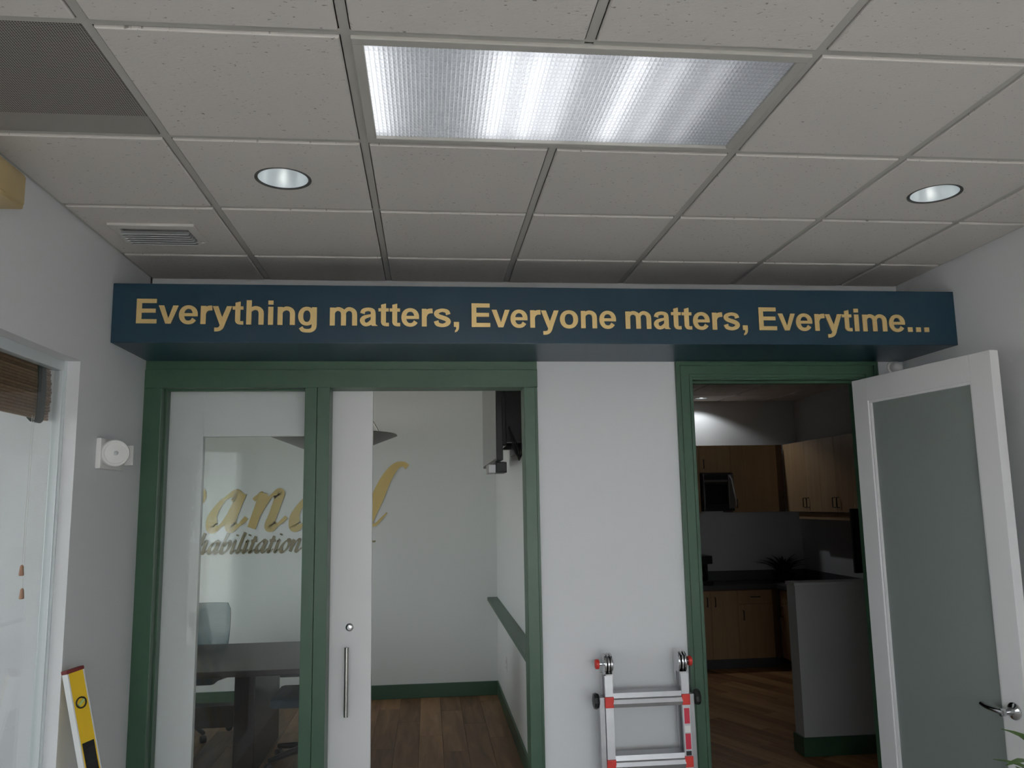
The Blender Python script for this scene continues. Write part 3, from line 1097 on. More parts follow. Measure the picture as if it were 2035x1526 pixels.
x0, x1 = dx_(0, st)
part('stile', MB().box(x0, x1, 0, DT, DH0, DH1, ch=.002), 'white', D2, local=True)
x0, x1 = dx_(DW - st, DW)
part('stile', MB().box(x0, x1, 0, DT, DH0, DH1, ch=.002), 'white', D2, local=True)
x0, x1 = dx_(st, DW - st)
part('rail', MB().box(x0, x1, 0, DT, DH1 - tr_, DH1, ch=.002), 'white', D2, local=True)
part('rail', MB().box(x0, x1, 0, DT, DH0, DH0 + br, ch=.002), 'white', D2, local=True)
part('pane', MB().box(x0 - .003, x1 + .003, DT / 2 - .003, DT / 2 + .003, DH0 + br - .003, DH1 - tr_ + .003), 'frosted', D2, local=True)
for f0, f1 in ((DT / 2 + .003, DT - .006), (.006, DT / 2 - .003)):
    b = MB()
    b.box(x0, x0 + .012, f0, f1, DH0 + br, DH1 - tr_)
    b.box(x1 - .012, x1, f0, f1, DH0 + br, DH1 - tr_)
    b.box(x0 + .012, x1 - .012, f0, f1, DH1 - tr_ - .012, DH1 - tr_)
    b.box(x0 + .012, x1 - .012, f0, f1, DH0 + br, DH0 + br + .012)
    part('glazing_stop', b, 'white', D2, local=True)
# lever handles both sides
for sgn in (1, -1):
    yf = DT if sgn > 0 else 0
    lx = -(DW - 0.058)
    hz = 0.955
    mx = Matrix.Translation((lx, yf, hz)) @ Matrix.Rotation(math.radians(-90 * sgn), 4, 'X')
    b = MB().lathe([(0.034, 0), (0.034, 0.006), (0.029, 0.010), (0.018, 0.012), (0.014, 0.016), (0.013, 0.05), (0.016, 0.055), (0.016, 0.068), (0.001, 0.07)], 28, mx)
    h = part('lever_handle', b, 'chrome', D2, local=True, smooth=True, label='polished chrome lever handle')
    b = MB()
    pts = [(lx, yf + sgn * .060, hz), (lx + .03, yf + sgn * .062, hz + .002), (lx + .08, yf + sgn * .060, hz + .004), (lx + .115, yf + sgn * .054, hz + .010)]
    b.tube(catmull(pts, False, 5), [0.012 - 0.00015 * i for i in range(16)], 12)
    g = link('lever', b.mesh('lever', 'chrome', None, True), h)
for hz in (0.25, 1.25, 2.2):
    part('hinge', MB().tube([(0.006, -0.006, hz - .05), (0.006, -0.006, hz + .05)], 0.007, 10), 'steel', D2, local=True, smooth=True)

# small round white sensor on the wall above the open door
t = thing('wall_sensor', 'small round white sensor on the wall above the open door', 'sensor', (2.515, YB, 2.535))
mx = Matrix.Translation((2.515, YB, 2.522)) @ Matrix.Rotation(math.radians(90), 4, 'X')
part('base', MB().lathe([(0.036, 0), (0.036, 0.012), (0.030, 0.016), (0.001, 0.017)], 28, mx), 'device', t, smooth=True)
prof = [(0.026, 0.012)] + [(0.030 * math.cos(a), 0.036 + 0.030 * math.sin(a)) for a in [math.radians(-30 + 12 * k) for k in range(10)]] + [(0.001, 0.066)]
part('dome', MB().lathe(prof, 28, mx), 'device', t, smooth=True)

# ------------------------------------------------------------------ left interior window
W2 = thing('window_2', 'large interior window in the left wall with white aluminium frame', 'window', (-1.46, 2.5, 0.14), kind='structure')
for wy0, wy1 in ((1.62, 3.367),):
    fx0, fx1 = -1.474, -1.441
    part('frame_side', MB().box(fx0, fx1, wy1 - .016, wy1, .14, 2.422, ch=.003), 'alu', W2)
    part('frame_side', MB().box(fx0, fx1, wy0, wy0 + .016, .14, 2.422, ch=.003), 'alu', W2)
    part('frame_head', MB().box(fx0, fx1, wy0 + .016, wy1 - .016, 2.38, 2.422, ch=.003), 'alu', W2)
    part('frame_sill', MB().box(fx0, fx1, wy0 + .016, wy1 - .016, .14, .19, ch=.003), 'alu', W2)
    part('pane', MB().box(-1.462, -1.456, wy0 + .012, wy1 - .012, .185, 2.386), 'glass', W2)
    b = MB()
    b.box(-1.441, -1.433, wy1 - .008, wy1, .14, 2.422)
    b.box(-1.441, -1.433, wy0, wy0 + .016, .14, 2.422)
    part('glazing_bead', b, 'alu', W2)

# bamboo shade hanging behind that window
bs = thing('bamboo_shade', 'rolled up brown bamboo shade hanging behind the left window', 'window shade', (-1.492, 2.5, 2.41))
part('head_rail', MB().box(-1.510, -1.480, 1.64, 3.362, 2.385, 2.418, ch=.003), 'bamboo', bs)
sl = MB().box(-.006, .006, -.855, .855, -.0052, .0052, ch=.002).mesh('slat', 'bamboo')
for layer in range(2):
    for k in range(17 - layer):
        o = link('slat', sl, bs)
        zz = 2.376 - k * 0.0118
        bul = 0.012 * math.sin(math.pi * k / 16)
        o.location = ((-1.496 + bul * .6 if layer == 0 else -1.508) + 1.492, 2.502 - 2.5 + 0.004 * math.sin(k * 2.1), zz - 2.41)
for yy in (3.27, 2.45):
    pts = [(-1.486, 2.40), (-1.480, 2.32), (-1.479, 2.24), (-1.482, 2.182), (-1.496, 2.168), (-1.514, 2.185)]
    q = catmull(pts, False, 4)
    b = MB()
    vs, fs = [], []
    for i, (a, c) in enumerate(q):
        vs += [(a, yy - .033, c), (a, yy + .033, c), (a - .002, yy - .033, c - .001), (a - .002, yy + .033, c - .001)]
    for i in range(len(q) - 1):
        o4 = 4 * i
        fs += [(o4, o4 + 1, o4 + 5, o4 + 4), (o4 + 2, o4 + 6, o4 + 7, o4 + 3), (o4, o4 + 4, o4 + 6, o4 + 2), (o4 + 1, o4 + 3, o4 + 7, o4 + 5)]
    b.add(vs, fs)
    part('fabric_tape', b, 'tape', bs, smooth=True)
for yy, zz in ((3.228, 1.60), (3.242, 1.515)):
    part('pull_cord', MB().tube([(-1.490, yy, 2.19), (-1.490, yy, zz + .03)], 0.0012, 6), 'device', bs)
    mx = Matrix.Translation((-1.490, yy, zz))
    part('tassel', MB().lathe([(.003, .036), (.006, .03), (.007, .018), (.009, 0), (.007, -.003), (.001, -.004)], 14, mx), 'cork', bs, smooth=True)

# ------------------------------------------------------------------ wall devices on the left wall
t = thing('wall_alarm', 'white round faced alarm device on the left wall', 'alarm', (XL, 3.70, 2.0))
part('backplate', MB().box(XL, XL + .022, 3.565, 3.845, 2.003, 2.132, ch=.006), 'device', t, smooth=True)
mx = Matrix.Translation((-1.352, 3.655, 2.070)) @ Vector((0.55, -0.83, -0.02)).to_track_quat('Z', 'Y').to_matrix().to_4x4()
part('round_face', MB().lathe([(0.030, 0.0), (0.050, 0.030), (0.058, 0.048), (0.058, 0.056), (0.054, 0.062), (0.046, 0.0625), (0.044, 0.060), (0.030, 0.0615), (0.014, 0.066), (0.001, 0.067)], 36, mx), 'device', t, smooth=True)
part('centre_lens', MB().lathe([(0.009, 0.064), (0.009, 0.071), (0.005, 0.074), (0.001, 0.0745)], 20, mx), 'grille', t, smooth=True)
b = MB().box(XL, XL + .05, 3.86, 3.872, 2.03, 2.12, ch=.004)
part('side_wing', b, 'device', t, smooth=True)

t = thing('tan_wall_box', 'tan plastic box mounted high on the left wall under the ceiling', 'wall box', (XL, 2.58, 2.78))
part('housing', MB().box(XL, XL + .085, 2.47, 2.665, 2.795, 2.912, ch=.008), 'beige', t, smooth=True)
part('cover_plate', MB().box(XL + .082, XL + .092, 2.482, 2.653, 2.806, 2.901, ch=.004), 'beige', t, smooth=True)

# ------------------------------------------------------------------ spirit level leaning on the left wall
lv = thing('spirit_level', 'yellow spirit level leaning upright against the left wall', 'spirit level', (-1.065, 3.38, 0.0))
tilt = math.atan2(-1.352 + 1.065, 1.235)
lv.rotation_euler = (0, tilt, 0)
L_ = 1.235 / math.cos(tilt)
mz = Matrix.Rotation(math.radians(-34), 4, 'Z')
part('beam', MB().box(-.016, .0160, -.029, .029, 0.012, L_ - 0.012, mz), 'yellow', lv, local=True)
b = MB()
b.box(-.0165, .0165, -.034, -.029, 0.012, L_ - .012, mz)
b.box(-.0165, .0165, .029, .034, 0.012, L_ - .012, mz)
part('edge_strip', b, mat('milled_aluminium', (0.80, 0.80, 0.80), 0.5, metal=0.3), lv, local=True)
part('end_cap', MB().box(-.018, .018, -.036, .036, L_ - .014, L_, mz, ch=.003), mat('dark_red_rubber', (0.16, 0.02, 0.02), 0.6), lv, local=True, label='dark red rubber cap')
part('end_cap', MB().box(-.018, .018, -.036, .036, 0, .014, mz, ch=.003), mat('dark_red_rubber_low', (0.16, 0.02, 0.02), 0.6), lv, local=True, label='dark red rubber cap')
for hz in (L_ - .13, L_ / 2, .13):
    mx = mz @ Matrix.Translation((.016, 0, hz)) @ Matrix.Rotation(math.radians(90), 4, 'Y')
    vr = part('vial_ring', MB().lathe([(.022, 0), (.022, .003), (.018, .004), (.016, .001)], 24, mx, close=True), 'black', lv, local=True, smooth=True)
    link('vial', MB().tube([mz @ Vector((.0175, -.012, hz - .008)), mz @ Vector((.0175, .012, hz + .008))], .005, 10).mesh('vial', 'vial', None, True), vr)
for hz in (L_ - .36, .36):
    b = MB()
    for k in range(5):
        b.box(.014, .0185, -.02, .02, hz - .055 + k * .024, hz - .037 + k * .024, mz)
    b.box(.012, .0165, -.024, .024, hz - .07, hz + .085, mz)
    part('grip', b, 'black', lv, local=True)

# ------------------------------------------------------------------ folding ladder against the pier
la = thing('folding_ladder', 'folded aluminium step ladder with red caps standing against the white pier', 'ladder', (1.035, 4.0, 0.0))
XLr0, XLr1, XRr0, XRr1 = 0.836, 0.874, 1.210, 1.246
lean = 0.035 / 1.0


def ly(z, o=0.0):
    return 3.945 + lean * z + o


def sheared(x0, x1, yo0, yo1, z0, z1):
    mb = MB()
    vs = []
    for x in (x0, x1):
        for yo in (yo0, yo1):
            for z in (z0, z1):
                vs.append((x, ly(z) + yo, z))
    mb.add(vs, [(0, 1, 3, 2), (4, 6, 7, 5), (0, 4, 5, 1), (2, 3, 7, 6), (0, 2, 6, 4), (1, 5, 7, 3)])
    return mb


for x0, x1, sg in ((XLr0, XLr1, -1), (XRr0, XRr1, 1)):
    part('front_rail', sheared(x0, x1, 0.0, 0.022, 0.03, 1.005), 'ladder', la)
    xo0, xo1 = (x0 - .026, x0 - .002) if sg < 0 else (x1 + .002, x1 + .026)
    part('outer_rail', sheared(xo0, xo1, 0.012, 0.06, 0.03, 0.905), 'railo', la)
    part('rear_rail', sheared(x0, x1, 0.075, 0.10, 0.03, 1.005), 'ladder', la)
    part('rubber_foot', sheared(min(x0, xo0) - .003, max(x1, xo1) + .003, -.004, 0.064, 0.0, 0.04), 'rubber', la)
    # hinge head
    hxm = (x0 + x1) / 2 + (0.004 * -sg)
    b = MB()
    for o_ in (-.014, .002, .016):
        mx = Matrix.Translation((hxm + o_, ly(1.05) + .048, 1.052)) @ Matrix.Rotation(math.radians(90), 4, 'Y')
        b.lathe([(.049, -.005), (.052, -.002), (.052, .002), (.049, .005)], 28, mx)
    b.box(hxm - .016, hxm + .018, ly(1.0) + .002, ly(1.0) + .022, .945, 1.012)
    b.box(hxm - .016, hxm + .018, ly(1.0) + .075, ly(1.0) + .098, .955, 1.045)
    part('hinge', b, 'chrome', la, smooth=True)
    kx = hxm + sg * .022
    kb = MB().tube([(kx, ly(1.05) + .048, 1.052), (kx + sg * .022, ly(1.05) + .048, 1.052)], .006, 10)
    kn = part('hinge_pin', kb, 'chrome', la, smooth=True)
    kb = MB().tube([(kx + sg * .016, ly(1.05) + .048, 1.052), (kx + sg * .019, ly(1.05) + .048, 1.052), (kx + sg * .033, ly(1.05) + .048, 1.052), (kx + sg * .036, ly(1.05) + .048, 1.052)], [.019, .023, .023, .018], 20)
    ko = link('red_knob', kb.mesh('red_knob', 'red', wpos(la), True), kn)
    # lock knob
    lxk = xo0 if sg < 0 else xo1
    kb = MB()
    prof = [.020, .034, .038, .034, .014]
    xsx = [lxk, lxk + sg * .005, lxk + sg * .016, lxk + sg * .028, lxk + sg * .033]
    kb.tube([(q, ly(.89) + .018, .89) for q in xsx], prof, 9)
    part('lock_knob', kb, 'black', la, smooth=True)
for k, rz in enumerate((0.890, 0.610, 0.330, 0.09)):
    b = MB()
    b.add([(x, ly(rz) + y, rz + z) for x in (XLr1 - .001, XRr0 + .001) for y, z in
           ((-.004, -.030), (-.010, -.012), (-.004, 0.006), (.002, .012), (.008, .034), (.085, .034), (.085, -.012), (.02, -.030))],
          [tuple(range(8)), tuple(range(15, 7, -1))] + [(i, (i + 1) % 8, 8 + (i + 1) % 8, 8 + i) for i in range(8)])
    rg_ = part('rung', b, 'ladder', la)
    for x0, x1 in ((XLr0 - .002, XLr1 + .002), (XRr0 - .002, XRr1 + .002)):
        c = MB().box(x0, x1, ly(rz) - .008, ly(rz) + .024, rz - .030, rz + .020, ch=.004)
        link('red_cap', c.mesh('red_cap', 'red', wpos(la)), rg_)
for z0, z1, m in ((.775, .845, 'sticker'), (.735, .765, 'device'), (.66, .73, 'sticker'), (.632, .652, 'black')):
    part('sticker', sheared(XRr0 + .006, XRr1 - .004, -.0012, 0.0, z0, z1), m, la)

# ------------------------------------------------------------------ leafy plant at the right edge
pl = thing('potted_plant', 'leafy green potted plant at the lower right edge', 'plant', (2.15, 2.78, 0))
part('pot', MB().lathe([(0.10, 0), (0.11, 0.01), (0.15, 0.30), (0.16, 0.31), (0.16, 0.34), (0.14, 0.34), (0.13, 0.30), (0.001, 0.30)], 32), 'pot', pl, local=True, smooth=True)
part('soil', MB().lathe([(0.001, 0.301), (0.132, 0.303), (0.132, 0.308), (0.001, 0.312)], 24), 'soil', pl, local=True)


def leaf(base, tip, w, bend=0.06, n=7):
    base, tip = Vector(base), Vector(tip)
    d = tip - base
    side = d.cross(Vector((0, 0, 1)))
    side = side.normalized() if side.length > 1e-5 else Vector((1, 0, 0))
    upv = side.cross(d).normalized()
    vs, fs = [], []
    for i in range(n + 1):
        t = i / n
        c = base + d * t + upv * bend * math.sin(math.pi * t)
        ww = w * (math.sin(math.pi * min(1, t * 0.97 + 0.015)) ** 0.7) * (1 - 0.35 * t)
        vs += [c - side * ww + upv * ww * .25, c, c + side * ww + upv * ww * .25,
               c - upv * .0012]
    for i in range(n):
        a, b_ = 4 * i, 4 * i + 4
        fs += [(a, a + 1, b_ + 1, b_), (a + 1, a + 2, b_ + 2, b_ + 1), (a, b_, b_ + 3, a + 3), (a + 2, a + 3, b_ + 3, b_ + 2)]
    return MB().add(vs, fs)


for k in range(30):
    a = k * 2.399
    hgt = 0.45 + 0.54 * (k / 30)
    r0 = 0.03
    rr = 0.16 + 0.06 * random.random()
    part('leaf', leaf((r0 * math.cos(a), r0 * math.sin(a), hgt - .10), (rr * math.cos(a), rr * math.sin(a), hgt + .02 + .05 * random.random()), 0.034), 'leaf', pl, local=True, smooth=True)
part('stem', MB().tube([(0, 0, .30), (.01, 0, .6), (0, .01, .95)], [.014, .011, .006], 8), 'bark', pl, local=True, smooth=True)

# ------------------------------------------------------------------ meeting room
tb = thing('conference_table', 'dark conference table seen through the glass', 'table', (-1.85, 6.46, 0))
part('tabletop', MB().box(-2.9, -0.78, 5.87, 7.05, .70, .74, ch=.008), 'tableW', tb)
for x0 in (-2.55, -1.325):
    part('panel_leg', MB().box(x0, x0 + .14, 5.98, 6.94, 0.02, .70, ch=.006), 'tableW', tb)
part('foot_rail', MB().box(-2.41, -1.325, 6.40, 6.52, .25, .40), 'tableW', tb)


def office_chair(loc, rz, label, seatm, backm):
    """faces local -Y"""
    t = thing('office_chair', label, 'office chair', loc, rz, 'office chairs at the conference table')
    part('seat', MB().box(-.245, .245, -.25, .23, .43, .50, ch=.03), seatm, t, local=True, smooth=True)
    # curved backrest
    b = MB()
    n = 9
    vs, fs = [], []
    for layer, off in enumerate((0.0, 0.03)):
        for j in range(n + 1):
            v = j / n
            z = .56 + .45 * v
            hw = .215 + .025 * math.sin(math.pi * v * .9)
            if v > .9:
                hw -= .02
            for i in range(n + 1):
                u = -1 + 2 * i / n
                y = .235 + .07 * v + .05 * (1 - u * u) - .03 * math.sin(math.pi * v) + off
                vs.append((u * hw, y, z))
    m_ = (n + 1) * (n + 1)
    for j in range(n):
        for i in range(n):
            a = j * (n + 1) + i
            fs += [(a, a + 1, a + n + 2, a + n + 1), (m_ + a, m_ + a + n + 1, m_ + a + n + 2, m_ + a + 1)]
    rim = [i for i in range(n + 1)] + [j * (n + 1) + n for j in range(1, n + 1)] + [n * (n + 1) + i for i in range(n - 1, -1, -1)] + [j * (n + 1) for j in range(n - 1, 0, -1)]
    for k in range(len(rim)):
        a, c = rim[k], rim[(k + 1) % len(rim)]
        fs.append((a, c, m_ + c, m_ + a))
    b.add(vs, fs)
    part('backrest', b, backm, t, local=True, smooth=True)
    part('back_support', MB().tube([(0, .10, .40), (0, .27, .42), (0, .325, .55), (0, .345, .78)], .018, 10), 'black', t, local=True, smooth=True)
    for s_ in (-1, 1):
        ar = part('armrest', MB().box(s_ * .285 - .04, s_ * .285 + .04, -.17, .12, .66, .69, ch=.012), 'black', t, local=True, smooth=True)
        link('arm_post', MB().tube([(s_ * .20, 0, .43), (s_ * .285, 0, .45), (s_ * .285, 0, .665)], .016, 10).mesh('arm_post', 'black', None, True), ar)
    part('gas_column', MB().tube([(0, 0, .10), (0, 0, .27), (0, 0, .271), (0, 0, .43)], [.028, .028, .017, .017], 14), 'black', t, local=True, smooth=True)
    for k in range(5):
        a = 2 * math.pi * k / 5 + .3
        c, s_ = math.cos(a), math.sin(a)
        lg = part('leg', MB().tube([(0, 0, .115), (.15 * c, .15 * s_, .10), (.31 * c, .31 * s_, .075)], [.030, .024, .017], 10), 'black', t, local=True, smooth=True)
        w = Vector((-s_, c, 0))
        p = Vector((.31 * c, .31 * s_, .029))
        link('caster', MB().tube([p - w * .022, p - w * .018, p + w * .018, p + w * .022], [.022, .028, .028, .022], 16).mesh('caster', 'black', None, True), lg)
    return t


office_chair((-1.95, 7.22, 0), 0.0, 'office chair with teal grey mesh back behind the conference table', 'navyf', 'teal')
office_chair((-0.86, 6.33, 0), math.radians(-90), 'office chair with navy seat tucked under the end of the conference table', 'navyf', 'navyf')

pd = thing('pendant_lamp', 'shallow grey metal bowl pendant lamp hanging in the meeting room', 'pendant lamp', (-0.72, 6.35, 2.2))
part('bowl', MB().lathe([(.001, .0), (.06, .006), (.20, .055), (.36, .118), (.482, .165), (.478, .172), (.35, .126), (.19, .064), (.05, .016), (.001, .012)], 56), 'pewter', pd, local=True, smooth=True)
for k in range(3):
    a = 2 * math.pi * k / 3 + .4
    part('rod', MB().tube([(.40 * math.cos(a), .40 * math.sin(a), .142), (.03 * math.cos(a), .03 * math.sin(a), ZC - 2.2 - .03)], .005, 8), 'pewter', pd, local=True)
part('canopy', MB().lathe([(.07, ZC - 2.2 - .035), (.075, ZC - 2.2 - .03), (.075, ZC - 2.2 - .001), (.001, ZC - 2.2 - .001)], 28), 'pewter', pd, local=True)
part('lamp', MB().tube([(-.12, 0, .10), (-.11, 0, .10), (.11, 0, .10), (.12, 0, .10)], [.02, .03, .03, .02], 14), emat('pendant_lamp_glow', (1.0, 0.97, 0.88), 34.0), pd, local=True, smooth=True)

tv = thing('television', 'wall mounted black television seen edge on in the meeting room', 'television', (0.49, 5.95, 2.11))
SCX = 0.452
part('bezel', MB().box(SCX + .002, SCX + .045, 5.40, 6.75, 2.115, 2.90, ch=.006), 'black', tv)
part('screen_panel', MB().box(SCX, SCX + .004, 5.412, 6.738, 2.130, 2.885), 'screen', tv)
part('back_cover', MB().box(SCX + .045, SCX + .085, 5.55, 6.60, 2.22, 2.80, ch=.01), 'black', tv)
b = MB()
b.box(SCX + .085, CXR - .004, 5.62, 5.70, 2.25, 2.72)
b.box(SCX + .085, CXR - .004, 6.4, 6.48, 2.25, 2.72)
b.box(CXR - .02, CXR - .001, 5.56, 6.54, 2.2, 2.78)
part('wall_bracket', b, 'black', tv)
for k in range(3):
    y = 5.50 + .03 * k
    pts = [(.55, y, 2.35), (.58 + .02 * k, y, 2.20), (.62, y + .01, 2.14 - .01 * k), (.65, y, 2.22), (.662, y, 2.4)]
    part('cable', MB().tube(catmull(pts, False, 5), .005, 8), 'black', tv, smooth=True)
t = thing('conference_camera', 'small black and silver camera bar hung beneath the television', 'camera', (0.46, 5.62, 2.04))
part('body', MB().box(.455, .53, 5.50, 5.72, 2.035, 2.108, ch=.006), 'black', t)
part('front_cover', MB().box(.405, .456, 5.50, 5.72, 2.033, 2.095, ch=.005), 'silver', t, label='silver front cover')
part('mount_clip', MB().box(.47, .52, 5.58, 5.64, 2.105, 2.113), 'black', t)

sh = thing('wall_shelf', 'narrow green shelf running along the right wall of the meeting room', 'shelf', (.62, 6.3, .88))
part('board', MB().box(.575, CXR, 4.55, CY - .01, .892, .922, ch=.003), 'green', sh)
part('apron', MB().box(.655, CXR, 4.55, CY - .01, .82, .892), 'conf', sh)
t = thing('wall_outlet', 'small white wall outlet below the green shelf', 'outlet', (CXR, 7.3, .40))
part('plate', MB().box(CXR - .006, CXR, 7.265, 7.335, .39, .505, ch=.002), 'device', t)
part('socket', MB().box(CXR - .008, CXR - .005, 7.285, 7.315, .455, .485), 'grille', t)
part('socket', MB().box(CXR - .008, CXR - .005, 7.285, 7.315, .41, .44), 'grille', t)

# gold wall lettering in the meeting room
NIB = math.radians(38)
SCRIPT = {
    'a': (1.02, [[(.66, .84), (.50, .98), (.24, .80), (.06, .40), (.12, .06), (.30, .04), (.52, .35), (.68, .86)], [(.74, 1.0), (.66, .55), (.62, .14), (.72, .02), (.88, .12), (1.02, .30)]]),
    'n': (1.08, [[(-.05, .80), (.05, .92), (.18, 1.0)], [(.19, 1.0), (.15, .6), (.08, 0)], [(.12, .30), (.32, .78), (.52, .98), (.64, .92), (.62, .55), (.58, .14), (.68, .02), (.84, .12), (1.0, .30)]]),
    'd': (1.10, [[(.66, .84), (.50, .98), (.24, .80), (.06, .40), (.12, .06), (.30, .04), (.52, .35), (.68, .86)], [(.86, 1.75), (.78, 1.2), (.66, .4), (.66, .08), (.80, .03), (.98, .25)]]),
    'h': (1.0, [[(.30, 1.70), (.24, 1.2), (.06, 0)], [(.12, .30), (.32, .78), (.52, .98), (.62, .88), (.56, .14), (.66, .02), (.88, .22)]]),
    'b': (.86, [[(.30, 1.70), (.22, 1.2), (.08, .35), (.14, .05), (.36, .02), (.60, .35), (.66, .75), (.54, .96), (.36, .82), (.22, .55)]]),
    'i': (.52, [[(.10, .85), (.20, .98), (.16, .5), (.14, .1), (.24, .02), (.44, .25)], [(.26, 1.40), (.28, 1.52)]]),
    'l': (.52, [[(.34, 1.70), (.24, 1.1), (.14, .14), (.24, .02), (.44, .25)]]),
    't': (.58, [[(.30, 1.35), (.22, .9), (.14, .14), (.24, .02), (.48, .25)], [(.02, .95), (.26, .95), (.50, .98)]]),
    'o': (.82, [[(.46, .98), (.22, .80), (.06, .38), (.16, .04), (.36, .02), (.60, .35), (.66, .72), (.54, .96), (.40, .98)]]),
    'e': (.76, [[(.12, .42), (.36, .52), (.56, .74), (.48, .96), (.30, .94), (.08, .5), (.10, .12), (.28, .01), (.52, .10), (.70, .30)]]),
    'R': (1.3, [[(.34, 1.6), (.22, .8), (.10, 0)], [(.10, 1.45), (.5, 1.66), (.9, 1.5), (.85, 1.05), (.5, .85), (.30, .84)], [(.45, .86), (.75, .35), (1.05, .02), (1.25, .12)]]),
}


def script_letter(ch, parent, x, z, h, w, m, name='letter', slant=.22, sxw=1.0):
    mb = MB()
    for k, st in enumerate(SCRIPT[ch][1]):
        mb.ribbon([((px * sxw + slant * pz) * h, pz * h, w) for px, pz in st], -.006 - .0003 * k, 0, False, 6, None, NIB)
    o = link(name, mb.mesh('letter', m), parent)
    o.location = (x - parent.location.x, 0, z - parent.location.z)
    return SCRIPT[ch][0] * h * sxw


wl = thing('wall_lettering', 'gold script lettering on the far wall of the meeting room', 'lettering', (-1.3, CY - .001, 1.62))
XH = 0.335
x = -2.115
for ch, adv in (('a', .385), ('n', .395), ('d', 0)):
    script_letter(ch, wl, x, 1.635, XH, .125, 'goldw', sxw=1.0)
    x += adv
# curved end of the letter before, and the tall looped letter at the end of the word
mb = MB().ribbon([(-2.26, 1.98, .02), (-2.19, 2.0, .07), (-2.165, 1.93, .055), (-2.19, 1.86, .02)], -.006, 0)
o = link('letter', mb.mesh('letter', 'goldw', (wl.location.x, 0, wl.location.z)), wl)
mb = MB().ribbon([(-.206, 2.205, .055), (-.25, 2.235, .05), (-.33, 2.205, .075), (-.42, 2.08, .105), (-.50, 1.90, .12), (-.555, 1.74, .085), (-.565, 1.66, .05), (-.52, 1.645, .03), (-.46, 1.70, .022), (-.405, 1.76, .012)], -.006, 0, False, 8)
o = link('letter', mb.mesh('letter', 'goldw', (wl.location.x, 0, wl.location.z)), wl)
x = -2.30
for ch in 'ehabilitation':
    x += script_letter(ch, wl, x, 1.405, .112, .042, 'goldd', sxw=1.0, slant=.25) * 0.98
mb = MB().prism([(-.565, 1.475), (-.518, 1.475), (-.512, 1.492), (-.56, 1.492)], -.006, 0)
o = link('letter', mb.mesh('letter', 'goldd', (wl.location.x, 0, wl.location.z)), wl)

# ------------------------------------------------------------------ kitchen
HND = {}


def handle(mb, x, y, z, ln, vertical, facing):
    """small dark bar pull; facing '-y' or '-x'"""
    r = .0055
    st_ = .028
    if facing == '-y':
        a, c = ((x, y - st_, z - ln / 2), (x, y - st_, z + ln / 2)) if vertical else ((x - ln / 2, y - st_, z), (x + ln / 2, y - st_, z))
        back = Vector((0, st_, 0))
    else:
        a, c = ((x - st_, y, z - ln / 2), (x - st_, y, z + ln / 2)) if vertical else ((x - st_, y - ln / 2, z), (x - st_, y + ln / 2, z))
        back = Vector((st_, 0, 0))
    a, c = Vector(a), Vector(c)
    mb.tube([a + back, a, c, c + back], r, 8)


def cabinet(name, label, x0, x1, y0, y1, z0, z1, facing, fronts, group, toe=0.0):
    """fronts: (kind, u0, u1, z0, z1, handle (u, z, vertical)) with u along the cabinet's width"""
    t = thing(name, label, 'cabinet', ((x0 + x1) / 2, (y0 + y1) / 2, z0), group=group)
    g = .0015
    th = .02
    if facing == '-y':
        body = MB().box(x0, x1, y0 + th + .001, y1, z0 + toe, z1)
        if toe:
            part('toe_kick', MB().box(x0, x1, y0 + th + .045, y0 + th + .06, z0, z0 + toe), 'counter', t)
    else:
        body = MB().box(x0 + th + .001, x1, y0, y1, z0 + toe, z1)
        if toe:
            part('toe_kick', MB().box(x0 + th + .045, x0 + th + .06, y0, y1, z0, z0 + toe), 'counter', t)
    part('carcass', body, 'mapled', t)
    for kind, u0, u1, a, c, hd in fronts:
        if facing == '-y':
            mb = MB().box(u0 + g, u1 - g, y0, y0 + th, a + g, c - g, ch=.0012)
        else:
            mb = MB().box(x0, x0 + th, u0 + g, u1 - g, a + g, c - g, ch=.0012)
        o = part(kind, mb, 'maple', t)
        if hd:
            hb = MB()
            if facing == '-y':
                handle(hb, hd[0], y0, hd[1], .10, hd[2], '-y')
            else:
                handle(hb, x0, hd[0], hd[1], .10, hd[2], '-x')
            link('handle', hb.mesh('handle', 'darkm', wpos(t), True), o)
    return t


UF, UZ0, UZ1 = 9.17, 1.682, 2.455
G1, G2, G3, G4 = 'wall cabinets on the kitchen end wall', 'wall cabinets on the kitchen right wall', 'base cabinets on the kitchen end wall', 'base cabinets on the kitchen right wall'
cabinet('wall_cabinet', 'maple wall cabinet left of the one above the microwave, mostly hidden by the door casing', 2.60, 3.12, UF, KY - .002, UZ0, UZ1, '-y', [('door', 2.60, 3.12, UZ0, UZ1, (2.65, UZ0 + .09, True))], G1)
cabinet('wall_cabinet', 'short maple wall cabinet directly above the microwave', 3.12, 3.495, UF, KY - .002, 2.138, UZ1, '-y', [('door', 3.12, 3.495, 2.138, UZ1, (3.165, 2.24, True))], G1)
t = cabinet('wall_cabinet', 'tall maple wall cabinet between the microwave and the kitchen corner', 3.495, 4.13, UF, KY - .002, UZ0, UZ1, '-y', [('door', 3.495, 4.05, UZ0, UZ1, (3.54, UZ0 + .10, True))], G1)
part('corner_filler', MB().box(4.052, 4.13, UF + .015, UF + .022, UZ0, UZ1), 'mapled', t)
RF = 4.13
labels = ['maple two door wall cabinet on the kitchen right wall, nearest the corner', 'maple two door wall cabinet on the kitchen right wall, second from the corner', 'maple two door wall cabinet on the kitchen right wall, hidden behind the open door']
